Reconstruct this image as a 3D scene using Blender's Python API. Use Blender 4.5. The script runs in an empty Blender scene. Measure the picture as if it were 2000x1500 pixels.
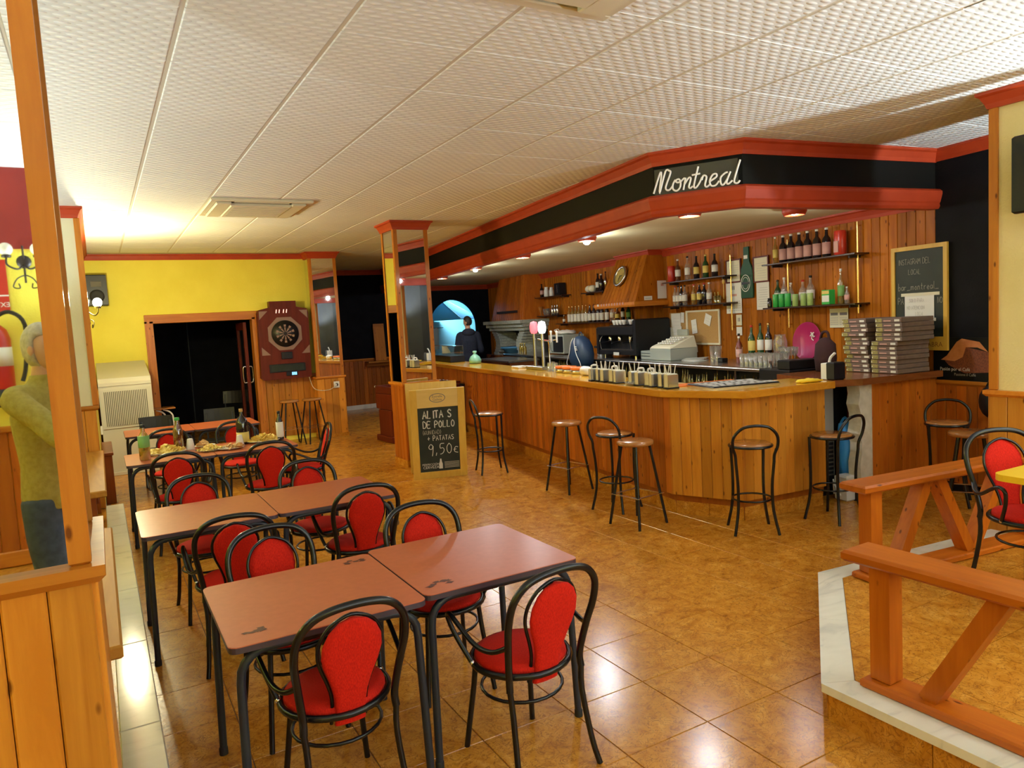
import bpy, bmesh, math, random
from mathutils import Vector, Matrix, Euler
random.seed(7)
SC = bpy.context.scene
COL = SC.collection
PI = math.pi
# ------------------------------------------------------------------ camera
CAM_H = 1.84
YAW, PITCH, ROLL, FPX = 0.513722, 0.0855245, -0.0562841, 1424.65
fwd = Vector((math.sin(YAW)*math.cos(PITCH), math.cos(YAW)*math.cos(PITCH), -math.sin(PITCH)))
r0 = Vector((math.cos(YAW), -math.sin(YAW), 0)); u0 = r0.cross(fwd)
cr = r0*math.cos(ROLL)+u0*math.sin(ROLL); cu = -r0*math.sin(ROLL)+u0*math.cos(ROLL)
cam = bpy.data.cameras.new('camera'); camo = bpy.data.objects.new('camera', cam); COL.objects.link(camo)
cam.sensor_width = 36; cam.lens = FPX/2000*36; cam.clip_start = 0.02
M = Matrix((cr, cu, -fwd)).transposed().to_4x4(); M.translation = (0, 0, CAM_H); camo.matrix_world = M
SC.camera = camo
# ------------------------------------------------------------------ world, exposure, light
W = bpy.data.worlds.new('world'); SC.world = W; W.use_nodes = True
W.node_tree.nodes['Background'].inputs[0].default_value = (0.02, 0.025, 0.03, 1)
W.node_tree.nodes['Background'].inputs[1].default_value = 0.3
SC.view_settings.view_transform = 'Standard'; SC.view_settings.look = 'None'
SC.view_settings.exposure = 0.2; SC.view_settings.gamma = 1.0; SC.view_settings.use_curve_mapping = False
SC.cycles.use_denoising = True; SC.cycles.max_bounces = 8; SC.cycles.diffuse_bounces = 5; SC.cycles.glossy_bounces = 5
SC.cycles.transmission_bounces = 6; SC.cycles.transparent_max_bounces = 8
SC.cycles.sample_clamp_indirect = 4.0; SC.cycles.caustics_reflective = False; SC.cycles.caustics_refractive = False
WARM = (1.0, 0.90, 0.55); SOFT = (0.77, 0.92, 1.0); NEUT = (1.0, 0.90, 0.72); COOL = (0.25, 0.72, 1.0)
E_SPOT = 70.0       # each lit downlight under the canopy (watts)
E_SCONCE = 56.0     # each glowing globe of a wall sconce
E_UP = 265.0         # each unseen uplighter, most added to brighten the ceiling
E_KITCHEN = 110.0    # the window daylight beyond the arch
E_FILL = 5.0      # radiance of the added fill window behind the camera
def lamp(name, kind, loc, power, color, size=.05, rot=None, spot=None, blend=.4):
    l = bpy.data.lights.new(name, kind); l.energy = power; l.color = color
    if kind in ('POINT', 'SPOT'): l.shadow_soft_size = size
    if kind == 'AREA': l.shape = 'DISK'; l.size = size
    if kind == 'SPOT': l.spot_size = spot; l.spot_blend = blend
    o = bpy.data.objects.new(name, l); COL.objects.link(o); o.location = loc
    if rot: o.rotation_euler = rot
    return o
# ------------------------------------------------------------------ mesh helpers
class MB:
    def __init__(s): s.v = []; s.f = []; s.sm = []; s.mi = []
    def add(s, vs, fs, smooth=False, mi=0):
        b = len(s.v); s.v += [tuple(v) for v in vs]
        for f in fs: s.f.append(tuple(b+i for i in f)); s.sm.append(smooth); s.mi.append(mi)
        return s
    def box(s, x0, x1, y0, y1, z0, z1, mi=0):
        v = [(x0,y0,z0),(x1,y0,z0),(x1,y1,z0),(x0,y1,z0),(x0,y0,z1),(x1,y0,z1),(x1,y1,z1),(x0,y1,z1)]
        return s.add(v, [(0,3,2,1),(4,5,6,7),(0,1,5,4),(1,2,6,5),(2,3,7,6),(3,0,4,7)], False, mi)
    def bbox(s, x0, x1, y0, y1, z0, z1, b=.006, mi=0):
        v = []
        for z, i in ((z0, b), (z0+b, 0), (z1-b, 0), (z1, b)):
            c = b if i == 0 else b
            if i: v += [(x0+b,y0+b,z),(x1-b,y0+b,z),(x1-b,y1-b,z),(x0+b,y1-b,z)]
            else: v += [(x0,y0,z),(x1,y0,z),(x1,y1,z),(x0,y1,z)]
        fs = [(3,2,1,0),(12,13,14,15)]
        for k in range(3):
            for j in range(4): fs.append((k*4+j, k*4+(j+1)%4, (k+1)*4+(j+1)%4, (k+1)*4+j))
        return s.add(v, fs, False, mi)
    def prism(s, poly, z0, z1, mi=0, inset=0):
        n = len(poly)
        v = [(p[0],p[1],z0) for p in poly]+[(p[0],p[1],z1) for p in poly]
        fs = [tuple(range(n-1,-1,-1)), tuple(range(n,2*n))]+[(i,(i+1)%n,n+(i+1)%n,n+i) for i in range(n)]
        return s.add(v, fs, False, mi)
    def beam(s, a, b, w, h, up=(0,0,1), mi=0):
        a, b = Vector(a), Vector(b); t = (b-a).normalized(); up = Vector(up)
        x = t.cross(up).normalized(); u = x.cross(t)
        v = []
        for p in (a, b):
            for i, j in ((-1,-1),(1,-1),(1,1),(-1,1)): v.append(p+x*(i*w/2)+u*(j*h/2))
        return s.add(v, [(0,1,2,3),(7,6,5,4),(0,4,5,1),(1,5,6,2),(2,6,7,3),(3,7,4,0)], False, mi)
    def tube(s, pts, r, n=8, closed=False, mi=0, caps=True):
        P = [Vector(p) for p in pts]; m = len(P); R = r if isinstance(r, (list, tuple)) else [r]*m
        T = []
        for i in range(m):
            a = P[(i-1) % m] if (closed or i > 0) else P[i]; b = P[(i+1) % m] if (closed or i < m-1) else P[i]
            T.append((b-a).normalized())
        ref = Vector((0,0,1)) if abs(T[0].z) < .9 else Vector((1,0,0))
        x = T[0].cross(ref).normalized(); v = []
        for i in range(m):
            x = (x-T[i]*x.dot(T[i])).normalized(); y = T[i].cross(x)
            for k in range(n):
                a = 2*PI*k/n; v.append(P[i]+(x*math.cos(a)+y*math.sin(a))*R[i])
        fs = []
        for i in range(m if closed else m-1):
            j = (i+1) % m
            for k in range(n): fs.append((i*n+k, i*n+(k+1) % n, j*n+(k+1) % n, j*n+k))
        s.add(v, fs, True, mi)
        if not closed and caps:
            s.add(v[:n], [tuple(range(n-1,-1,-1))], False, mi); s.add(v[-n:], [tuple(range(n))], False, mi)
        return s
    def lathe(s, prof, n=14, o=(0,0,0), mi=0, smooth=True):
        v = []; fs = []; m = len(prof)
        for r, z in prof:
            for k in range(n):
                a = 2*PI*k/n; v.append((o[0]+r*math.cos(a), o[1]+r*math.sin(a), o[2]+z))
        for i in range(m-1):
            for k in range(n): fs.append((i*n+k, i*n+(k+1) % n, (i+1)*n+(k+1) % n, (i+1)*n+k))
        s.add(v, fs, smooth, mi)
        if prof[0][0] > 1e-4: s.add(v[:n], [tuple(range(n-1,-1,-1))], False, mi)
        if prof[-1][0] > 1e-4: s.add(v[-n:], [tuple(range(n))], False, mi)
        return s
    def ell(s, c, r, n=12, m=8, mi=0):
        r = r if isinstance(r, (tuple, list)) else (r, r, r)
        v = []; fs = []
        for i in range(m+1):
            t = PI*i/m
            for k in range(n):
                a = 2*PI*k/n; v.append((c[0]+r[0]*math.sin(t)*math.cos(a), c[1]+r[1]*math.sin(t)*math.sin(a), c[2]-r[2]*math.cos(t)))
        for i in range(m):
            for k in range(n): fs.append((i*n+k, i*n+(k+1) % n, (i+1)*n+(k+1) % n, (i+1)*n+k))
        return s.add(v, fs, True, mi)
    def loft(s, rings, mi=0, smooth=True, cap=True):
        n = len(rings[0]); b = []
        for r in rings: b += r
        fs = []
        for i in range(len(rings)-1):
            for k in range(n): fs.append((i*n+k, i*n+(k+1) % n, (i+1)*n+(k+1) % n, (i+1)*n+k))
        s.add(b, fs, smooth, mi)
        if cap: s.add(rings[0], [tuple(range(n-1,-1,-1))], smooth, mi); s.add(rings[-1], [tuple(range(n))], smooth, mi)
        return s
    def quad(s, a, b, c, d, mi=0): return s.add([a, b, c, d], [(0,1,2,3)], False, mi)
    def xf(s, mat):
        s.v = [tuple(mat @ Vector(v)) for v in s.v]; return s
    def mesh(s, name, mats):
        me = bpy.data.meshes.new(name); me.from_pydata(s.v, [], s.f)
        me.polygons.foreach_set('use_smooth', s.sm); me.polygons.foreach_set('material_index', s.mi)
        for m in (mats if isinstance(mats, (list, tuple)) else [mats]): me.materials.append(m)
        me.update(); return me
    def obj(s, name, mats, parent=None, loc=(0,0,0), rot=0):
        return link(name, s.mesh(name, mats), parent, loc, rot)
def link(name, me, parent=None, loc=(0,0,0), rot=0):
    o = bpy.data.objects.new(name, me); COL.objects.link(o); o.location = loc
    if isinstance(rot, (tuple, list)): o.rotation_euler = rot
    elif rot: o.rotation_euler = (0, 0, rot)
    if parent: o.parent = parent
    return o
def catmull(P, k=5, closed=False):
    P = [Vector(p) for p in P]; out = []; n = len(P)
    for i in range(n if closed else n-1):
        g = (lambda j: P[j % n]) if closed else (lambda j: P[max(0, min(n-1, j))])
        a, b, c, d = g(i-1), g(i), g(i+1), g(i+2)
        for q in range(k):
            t = q/k; out.append(.5*((2*b)+(c-a)*t+(2*a-5*b+4*c-d)*t*t+(3*b-a-3*c+d)*t**3))
    if not closed: out.append(P[-1])
    return out
def tag(o, label, cat, group=None):
    o['label'] = label; o['category'] = cat
    if group: o['group'] = group
    return o
def thing(name, label, cat, loc=(0,0,0), rot=0, group=None):
    o = bpy.data.objects.new(name, None); COL.objects.link(o); o.location = loc; o.empty_display_size = .1
    if isinstance(rot, (tuple, list)): o.rotation_euler = rot
    else: o.rotation_euler = (0, 0, rot)
    return tag(o, label, cat, group)
def dup(root, loc, rot, label, group=None):
    r = root.copy(); COL.objects.link(r); r.location = loc
    r.rotation_euler = rot if isinstance(rot, (tuple, list)) else (0, 0, rot)
    r['label'] = label
    if group: r['group'] = group
    for ch in list(root.children):
        c = ch.copy(); COL.objects.link(c); c.parent = r
        for g in list(ch.children):
            q = g.copy(); COL.objects.link(q); q.parent = c
    return r
def struct(name, mb, mats, parent=None):
    o = mb.obj(name, mats, parent)
    if not parent: o['kind'] = 'structure'
    return o
def sroot(name):
    o = bpy.data.objects.new(name, None); COL.objects.link(o); o['kind'] = 'structure'; return o
ORD = ['first','second','third','fourth','fifth','sixth','seventh','eighth','ninth','tenth','eleventh','twelfth','thirteenth','fourteenth','fifteenth','sixteenth']
# ------------------------------------------------------------------ materials
class NT:
    def __init__(s, name):
        s.m = bpy.data.materials.new(name); s.m.use_nodes = True; s.t = s.m.node_tree
        s.b = s.t.nodes['Principled BSDF']
    def n(s, typ, **kw):
        nd = s.t.nodes.new(typ)
        for k, v in kw.items():
            if k.startswith('i_'):
                key = k[2:]; key = int(key) if key.isdigit() else key.replace('_', ' ')
                nd.inputs[key].default_value = v
            else: setattr(nd, k, v)
        return nd
    def l(s, a, b): s.t.links.new(a, b)
    def ramp(s, fac, stops):
        r = s.n('ShaderNodeValToRGB'); e = r.color_ramp.elements
        e[0].position, e[0].color = stops[0][0], (*stops[0][1], 1); e[1].position, e[1].color = stops[-1][0], (*stops[-1][1], 1)
        for p, c in stops[1:-1]:
            q = e.new(p); q.color = (*c, 1)
        s.l(fac, r.inputs[0]); return r.outputs[0]
    def bump(s, h, strength=.3, dist=.01):
        b = s.n('ShaderNodeBump', i_Strength=strength, i_Distance=dist); s.l(h, b.inputs['Height']); s.l(b.outputs[0], s.b.inputs['Normal'])
    def coord(s, world=False, rnd=True, scale=(1,1,1)):
        if world: v = s.n('ShaderNodeNewGeometry').outputs['Position']
        else: v = s.n('ShaderNodeTexCoord').outputs['Object']
        if rnd:
            oi = s.n('ShaderNodeObjectInfo'); mm = s.n('ShaderNodeMath', operation='MULTIPLY', i_1=57.0); s.l(oi.outputs['Random'], mm.inputs[0])
            va = s.n('ShaderNodeVectorMath', operation='ADD'); s.l(v, va.inputs[0]); s.l(mm.outputs[0], va.inputs[1]); v = va.outputs[0]
        mp = s.n('ShaderNodeMapping'); mp.inputs['Scale'].default_value = scale; s.l(v, mp.inputs[0]); return mp.outputs[0]
def mat(name, col, rough=.5, metal=0, spec=.5, coat=0, emit=None, estr=0, sss=0):
    t = NT(name); b = t.b
    b.inputs['Base Color'].default_value = (*col, 1); b.inputs['Roughness'].default_value = rough; b.inputs['Metallic'].default_value = metal
    b.inputs['Specular IOR Level'].default_value = spec; b.inputs['Coat Weight'].default_value = coat; b.inputs['Coat Roughness'].default_value = .08
    if emit: b.inputs['Emission Color'].default_value = (*emit, 1); b.inputs['Emission Strength'].default_value = estr
    return t.m
def wood(name, c1, c2, axis='Z', rough=.35, coat=.3, knots=True, var=.25, fine=1.0, world=False, spec=.28):
    t = NT(name); s = 9*fine
    sc = {'Z': (s, s, s*.09), 'X': (s*.09, s, s), 'Y': (s, s*.09, s)}[axis]
    v = t.coord(world=world, scale=sc)
    w = t.n('ShaderNodeTexNoise', i_Scale=1.6, i_Detail=5.0, i_Roughness=.6, i_Distortion=.8); t.l(v, w.inputs['Vector'])
    mid = tuple((a+b)/2 for a, b in zip(c1, c2))
    c = t.ramp(w.outputs[0], [(.3, c2), (.5, mid), (.7, c1)])
    if knots:
        kv = t.coord(world=world, scale={'Z': (15, 15, 6), 'X': (6, 15, 15), 'Y': (15, 6, 15)}[axis])
        k = t.n('ShaderNodeTexVoronoi', i_Scale=1.0, i_Randomness=1.0); t.l(kv, k.inputs['Vector'])
        f = t.ramp(k.outputs['Distance'], [(.07, (1,1,1)), (.15, (0,0,0))])
        mx = t.n('ShaderNodeMixRGB', blend_type='MIX'); mx.inputs[2].default_value = (c2[0]*.35, c2[1]*.28, c2[2]*.25, 1)
        t.l(f, mx.inputs[0]); t.l(c, mx.inputs[1]); c = mx.outputs[0]
    oi = t.n('ShaderNodeObjectInfo'); mr = t.n('ShaderNodeMapRange', i_3=1-var, i_4=1+var); t.l(oi.outputs['Random'], mr.inputs[0])
    mv = t.n('ShaderNodeMixRGB', blend_type='MULTIPLY', i_0=1.0); t.l(c, mv.inputs[1])
    cc = t.n('ShaderNodeCombineColor'); [t.l(mr.outputs[0], cc.inputs[i]) for i in range(3)]; t.l(cc.outputs[0], mv.inputs[2])
    t.l(mv.outputs[0], t.b.inputs['Base Color']); t.b.inputs['Roughness'].default_value = rough; t.b.inputs['Coat Weight'].default_value = coat; t.b.inputs['Coat Roughness'].default_value = .12; t.b.inputs['Specular IOR Level'].default_value = spec
    t.bump(w.outputs[0], .08, .004); return t.m
def noisy(name, c1, c2, scale=4, rough=.6, bump=.0, bscale=None, world=True, detail=4, dist=.01, coat=0, spec=.5):
    t = NT(name); v = t.coord(world=world, rnd=not world)
    w = t.n('ShaderNodeTexNoise', i_Scale=scale, i_Detail=detail); t.l(v, w.inputs['Vector'])
    t.l(t.ramp(w.outputs[0], [(.35, c1), (.65, c2)]), t.b.inputs['Base Color']); t.b.inputs['Roughness'].default_value = rough
    t.b.inputs['Coat Weight'].default_value = coat; t.b.inputs['Specular IOR Level'].default_value = spec
    if bump:
        h = t.n('ShaderNodeTexNoise', i_Scale=bscale or scale*4, i_Detail=3.0); t.l(v, h.inputs['Vector']); t.bump(h.outputs[0], bump, dist)
    return t.m
def glass(name, col=(1,1,1), alpha=.25, rough=.03):
    t = NT(name); out = t.t.nodes['Material Output']
    tr = t.n('ShaderNodeBsdfTransparent'); tr.inputs[0].default_value = (*col, 1)
    gl = t.n('ShaderNodeBsdfGlossy', i_Roughness=rough); gl.inputs[0].default_value = (1,1,1,1)
    df = t.n('ShaderNodeBsdfDiffuse'); df.inputs[0].default_value = (.75*col[0], .75*col[1], .75*col[2], 1)
    fr = t.n('ShaderNodeLayerWeight', i_Blend=.35); m1 = t.n('ShaderNodeMixShader', i_0=alpha*.5); t.l(tr.outputs[0], m1.inputs[1]); t.l(df.outputs[0], m1.inputs[2])
    mm = t.n('ShaderNodeMath', operation='MULTIPLY_ADD', i_1=.7, i_2=alpha*.3); t.l(fr.outputs['Facing'], mm.inputs[0])
    m2 = t.n('ShaderNodeMixShader'); t.l(mm.outputs[0], m2.inputs[0]); t.l(m1.outputs[0], m2.inputs[1]); t.l(gl.outputs[0], m2.inputs[2])
    t.l(m2.outputs[0], out.inputs[0]); return t.m
def floor_mat():
    t = NT('marbled_orange_tile'); v = t.coord(world=True, rnd=True)
    a = t.n('ShaderNodeTexNoise', i_Scale=7.0, i_Detail=7.0, i_Roughness=.68, i_Distortion=1.2); t.l(v, a.inputs['Vector'])
    c = t.ramp(a.outputs[0], [(.28, (.27,.090,.007)), (.42, (.47,.180,.015)), (.56, (.57,.245,.026)), (.72, (.68,.34,.055))])
    b = t.n('ShaderNodeTexNoise', i_Scale=16.0, i_Detail=4.0, i_Distortion=2.2); t.l(v, b.inputs['Vector'])
    sb = t.n('ShaderNodeMath', operation='SUBTRACT', i_1=.5); t.l(b.outputs[0], sb.inputs[0]); ab = t.n('ShaderNodeMath', operation='ABSOLUTE'); t.l(sb.outputs[0], ab.inputs[0])
    f = t.ramp(ab.outputs[0], [(.0, (.8,.8,.8)), (.035, (0,0,0))])
    mx = t.n('ShaderNodeMixRGB'); mx.inputs[2].default_value = (.22,.075,.012,1); t.l(f, mx.inputs[0]); t.l(c, mx.inputs[1])
    t.l(mx.outputs[0], t.b.inputs['Base Color']); t.b.inputs['Roughness'].default_value = .20; t.b.inputs['Specular IOR Level'].default_value = .42
    h = t.n('ShaderNodeTexNoise', i_Scale=55.0, i_Detail=2.0); t.l(v, h.inputs['Vector']); t.bump(h.outputs[0], .16, .002); return t.m
def ceiling_mat():
    t = NT('embossed_ceiling_tile'); v = t.coord(world=True, rnd=False)
    sep = t.n('ShaderNodeSeparateXYZ'); t.l(v, sep.inputs[0])
    def mth(op, a, b=None, c=None):
        q = t.n('ShaderNodeMath', operation=op)
        for k_, x_ in enumerate((a, b, c)):
            if x_ is None: continue
            if isinstance(x_, (int, float)): q.inputs[k_].default_value = x_
            else: t.l(x_, q.inputs[k_])
        return q.outputs[0]
    yy = mth('DIVIDE', sep.outputs[1], .0414); row = mth('FLOOR', yy); fy = mth('SUBTRACT', mth('FRACT', yy), .5)
    xx = mth('ADD', mth('DIVIDE', sep.outputs[0], .0828), mth('MULTIPLY', mth('MODULO', row, 2.0), .5)); fx_ = mth('SUBTRACT', mth('FRACT', xx), .5)
    e2 = mth('ADD', mth('MULTIPLY', mth('POWER', mth('ABSOLUTE', fx_), 2.0), 6.2), mth('MULTIPLY', mth('POWER', mth('ABSOLUTE', fy), 2.0), 6.2))
    hgt = mth('SUBTRACT', 1.0, mth('MINIMUM', e2, 1.0))
    n = t.n('ShaderNodeTexNoise', i_Scale=1.1, i_Detail=3.0); t.l(v, n.inputs['Vector'])
    c = t.ramp(n.outputs[0], [(.3, (.82,.83,.80)), (.7, (.88,.89,.86))])
    mx = t.n('ShaderNodeMixRGB', blend_type='MULTIPLY', i_0=1.0); t.l(c, mx.inputs[1]); t.l(t.ramp(hgt, [(.0, (.88,.88,.87)), (.75, (1,1,1))]), mx.inputs[2])  # hollows between ovals tinted darker: relief shade put into the colour
    t.l(mx.outputs[0], t.b.inputs['Base Color']); t.b.inputs['Roughness'].default_value = .7
    t.bump(hgt, .5, .010); return t.m
def marble_mat():
    t = NT('white_marble'); v = t.coord(world=True, rnd=False, scale=(2, 6, 2))
    a = t.n('ShaderNodeTexNoise', i_Scale=1.3, i_Detail=6.0, i_Distortion=1.5); t.l(v, a.inputs['Vector'])
    t.l(t.ramp(a.outputs[0], [(.24, (.52,.51,.45)), (.42, (.74,.71,.60)), (.75, (.80,.77,.66))]), t.b.inputs['Base Color'])
    t.b.inputs['Roughness'].default_value = .12; return t.m
def fabric_mat():
    t = NT('red_upholstery'); v = t.coord(scale=(300, 300, 60))
    a = t.n('ShaderNodeTexNoise', i_Scale=1.0, i_Detail=2.0); t.l(v, a.inputs['Vector'])
    t.l(t.ramp(a.outputs[0], [(.3, (.42,.008,.003)), (.7, (.64,.018,.006))]), t.b.inputs['Base Color'])
    t.b.inputs['Roughness'].default_value = .85; t.b.inputs['Specular IOR Level'].default_value = .2; t.bump(a.outputs[0], .15, .002); return t.m
F_TILE = floor_mat(); C_TILE = ceiling_mat(); MARBLE = marble_mat(); FABRIC = fabric_mat()
GROUT = mat('dark_grout', (.16,.07,.02), .8); C_GAP = mat('ceiling_joint', (.62,.57,.46), .8)
PINE = wood('varnished_pine', (.60,.245,.026), (.44,.150,.012), 'Z', .42, .10)
PINE_W = wood('varnished_pine_wall', (.44,.145,.010), (.28,.074,.005), 'Z', .38, .0, spec=.09)
PINE_D = wood('reddish_pine_bar_front', (.48,.138,.012), (.33,.075,.006), 'Z', .38, .15)
PINE_X = wood('pine_trim_x', (.56,.205,.020), (.42,.125,.010), 'X', .40, .10, False)
PINE_Y = wood('pine_trim_y', (.56,.205,.020), (.42,.125,.010), 'Y', .40, .10, False)
PINE_Z = wood('pine_trim_z', (.56,.205,.020), (.42,.125,.010), 'Z', .40, .10, True, .1)
RAIL = wood('red_pine_rail', (.48,.125,.007), (.34,.072,.003), 'X', .38, .08, True, .1); RAIL_Z = wood('red_pine_rail_post', (.48,.125,.007), (.34,.072,.003), 'Z', .38, .08, True, .1)
BARTOP = wood('varnished_bar_top', (.80,.42,.030), (.68,.31,.016), 'Y', .14, .35, False, .05, .6, True)
BARTOP_EDGE = wood('bar_top_edge', (.62,.27,.022), (.50,.18,.010), 'Y', .25, .2, False, .05, .6, True)
BROWN_TOP = wood('dark_brown_counter', (.20,.062,.018), (.13,.035,.009), 'X', .25, .4, False)
MAHOG = wood('mahogany_red', (.13,.020,.010), (.085,.011,.005), 'Z', .4, .0, False, .05, spec=.15)
SEATWOOD = wood('stool_seat_wood', (.44,.19,.05), (.32,.115,.024), 'X', .22, .6, False, .1)
SIGNWOOD = wood('pale_yellow_wood', (.68,.43,.07), (.58,.34,.045), 'Z', .4, .2, False, .03)
YELLOW = noisy('yellow_plaster', (.84,.73,.075), (.89,.79,.095), 2.5, .75, .35, 60, dist=.006)
CREAM = noisy('cream_stucco', (.70,.58,.24), (.76,.64,.30), 3, .8, .5, 70, dist=.008)
PALE = noisy('pale_plaster', (.66,.62,.42), (.70,.66,.47), 3, .7, .2, 60, dist=.005)
REDTRIM = noisy('red_brown_trim', (.37,.036,.007), (.43,.046,.010), 6, .5)
REDBAND = noisy('dark_red_band', (.22,.010,.006), (.26,.014,.008), 3, .6)
BLACKW = noisy('black_wall_paint', (.005,.005,.007), (.008,.008,.011), 4, .8, .2, 60, spec=.12)
BLACKP = mat('black_fascia_panel', (.005,.005,.005), .6, spec=.12)
SOFFIT = noisy('cream_soffit', (.68,.60,.33), (.74,.66,.38), 2, .7)
MIRROR = mat('mirror_glass', (.86,.87,.84), .015, 1)
BLKMETAL = mat('black_enamel_tube', (.006,.006,.007), .25, 0, .38, .0)
LEGMETAL = mat('dark_blue_grey_tube', (.016,.022,.034), .38, 0, .4, .0)
STEEL = mat('brushed_steel', (.62,.63,.62), .24, 1); CHROME = mat('chrome', (.8,.8,.8), .08, 1); BRASS = mat('brass_pole', (.75,.52,.20), .25, 1)
LAMINATE = noisy('terracotta_laminate', (.46,.115,.048), (.50,.130,.056), 30, .30, world=True); EDGE_D = mat('dark_table_edge', (.05,.035,.05), .4)
YELLOWLAM = mat('yellow_laminate', (.80,.50,.02), .3)
PLASTIC_W = mat('white_plastic', (.75,.74,.68), .35); PLASTIC_B = mat('black_plastic', (.008,.008,.010), .4, 0, .3); RUBBER = mat('black_rubber', (.01,.01,.01), .7)
GREYBOX = mat('grey_white_enamel', (.56,.54,.44), .4); GREYDARK = mat('grille_dark', (.10,.09,.065), .6)
PAPER = mat('white_paper', (.78,.77,.72), .8, spec=.2); PAPER_C = mat('cream_paper', (.72,.68,.52), .8, spec=.2); INK = mat('grey_ink', (.16,.15,.15), .8); INK_F = mat('faint_ink', (.46,.45,.44), .8)
SLATE = noisy('chalkboard_slate', (.014,.020,.018), (.022,.030,.026), 5, .55, spec=.3); CHALK = mat('white_chalk', (.62,.62,.58), .9); CHALK_F = mat('faint_chalk', (.34,.32,.27), .9)
NEON = mat('white_neon_tube', (.86,.84,.76), .15, emit=(1,.97,.88), estr=.12)  # tube is off; faint glow added to its white
NEONPLATE = mat('smoked_acrylic', (.060,.062,.052), .25)
BULB_W = mat('warm_glowing_globe', (1,.9,.6), .3, emit=WARM, estr=120.0)
BULB_N = mat('white_glowing_lamp', (1,1,1), .3, emit=(1,.93,.8), estr=60.0)
LED_R = mat('lit_red_badge', (.9,.2,.2), .3, emit=(1,.12,.16), estr=1.6); LED_W = mat('lit_white_badge', (.9,.9,.9), .3, emit=(.85,.95,1), estr=2.0); LCD_B = mat('lit_blue_screen', (.1,.3,.5), .3, emit=(.25,.65,1), estr=1.6)
IRON = mat('wrought_iron', (.03,.02,.018), .5, .3)
G_CLEAR = glass('clear_glass', (.93,.95,.93), .28); G_SHELF = glass('dark_shelf_glass', (.10,.09,.08), .5); G_GREEN = glass('green_glass', (.10,.30,.10), .5); G_BROWN = glass('brown_glass', (.35,.10,.02), .45); G_OIL = glass('pale_oil_glass', (.75,.62,.15), .35)
DARKBOT = mat('dark_bottle_glass', (.012,.008,.010), .08, 0, .7); GREENBOT = mat('green_bottle_glass', (.015,.06,.018), .1, 0, .7); REDBOT = mat('red_brown_bottle', (.16,.022,.012), .1, 0, .7); AMBERBOT = mat('amber_bottle', (.42,.16,.02), .1, 0, .7)
LAB_W = mat('white_label', (.72,.70,.62), .6); LAB_P = mat('pink_label', (.55,.30,.26), .6); LAB_Y = mat('yellow_label', (.66,.50,.12), .6); LAB_G = mat('green_label', (.16,.34,.09), .6)
RED_TIN = mat('red_tin', (.50,.030,.014), .3); GREEN_CAN = mat('green_can', (.03,.36,.06), .3); LIME_CAN = mat('lime_can', (.30,.42,.12), .35); ORANGE_D = mat('orange_plastic', (.70,.16,.02), .4)
MAGENTA = mat('magenta_tray', (.45,.012,.12), .35); MAROON = mat('maroon_cloth', (.028,.004,.006), .9); NAVY = noisy('navy_cloth', (.007,.010,.024), (.011,.015,.033), 30, .9, world=False)
CORK = noisy('cork', (.40,.23,.075), (.50,.30,.11), 90, .9, world=False)
BRICKG = noisy('grey_barbecue_brick', (.30,.32,.28), (.44,.46,.40), 30, .9, .3, 90, world=False)
DULL_BLACK = mat('dull_black', (.010,.008,.007), .9); BLUE_P = mat('blue_plastic', (.06,.22,.42), .4); BLUE_S = mat('blue_sack', (.05,.34,.85), .5)
PLASTERRAW = noisy('rough_white_plaster', (.62,.58,.46), (.74,.70,.58), 14, .9, .6, 40)
SKIN = noisy('skin', (.56,.30,.18), (.62,.35,.22), 12, .5, world=False); HAIR_G = noisy('grey_blond_hair', (.40,.35,.26), (.55,.49,.39), 40, .6, .3, 90, world=False); HAIR_D = noisy('dark_hair', (.012,.008,.006), (.03,.02,.014), 70, .6, world=False)
SWEATER = noisy('mustard_green_knit', (.32,.25,.045), (.40,.32,.07), 40, .9, .2, 160, world=False); DENIM = noisy('dark_denim', (.030,.045,.075), (.055,.075,.115), 30, .85, world=False)
CHIPS = noisy('fried_chips', (.74,.50,.07), (.86,.68,.22), 60, .6, world=False); BREAD = noisy('bread_crust', (.52,.28,.09), (.66,.42,.18), 30, .7, world=False)
BOXCARD = noisy('dark_taupe_card', (.13,.085,.07), (.16,.105,.085), 20, .7, world=False); OLIVE = noisy('olive_print', (.22,.19,.05), (.34,.29,.10), 60, .7, world=False)
PARA_L = mat('light_blue_canvas', (.10,.42,.58), .8); PARA_D = mat('dark_blue_canvas', (.03,.10,.22), .8); KITCH = mat('pale_blue_wall', (.55,.62,.60), .8)
EXT_RED = mat('extinguisher_red', (.45,.02,.01), .3)
# ------------------------------------------------------------------ layout constants (metres)
ZC = 3.21; TH = math.radians(8.2)
D = Vector((math.sin(TH), math.cos(TH), 0)); N = Vector((-math.cos(TH), math.sin(TH), 0)); W0 = Vector((6.974, 4.067, 0))
ROTB = math.atan2(D.y, D.x)      # local x runs along the bar wall, local y into the room
def BW(s, off, z): return W0+D*s+N*off+Vector((0, 0, z))
V2 = lambda p: Vector((p[0], p[1]))
def offset_path(path, o, closed=False):
    P = [V2(p) for p in path]; n = len(P); out = []
    def nor(i, j):
        t = (P[j]-P[i]).normalized(); return Vector((-t.y, t.x))
    for i in range(n):
        if closed: a, b = nor((i-1) % n, i), nor(i, (i+1) % n)
        elif i == 0: a = b = nor(0, 1)
        elif i == n-1: a = b = nor(n-2, n-1)
        else: a, b = nor(i-1, i), nor(i, i+1)
        out.append(P[i]+(a+b)/(1+a.dot(b))*o)
    return out
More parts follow.
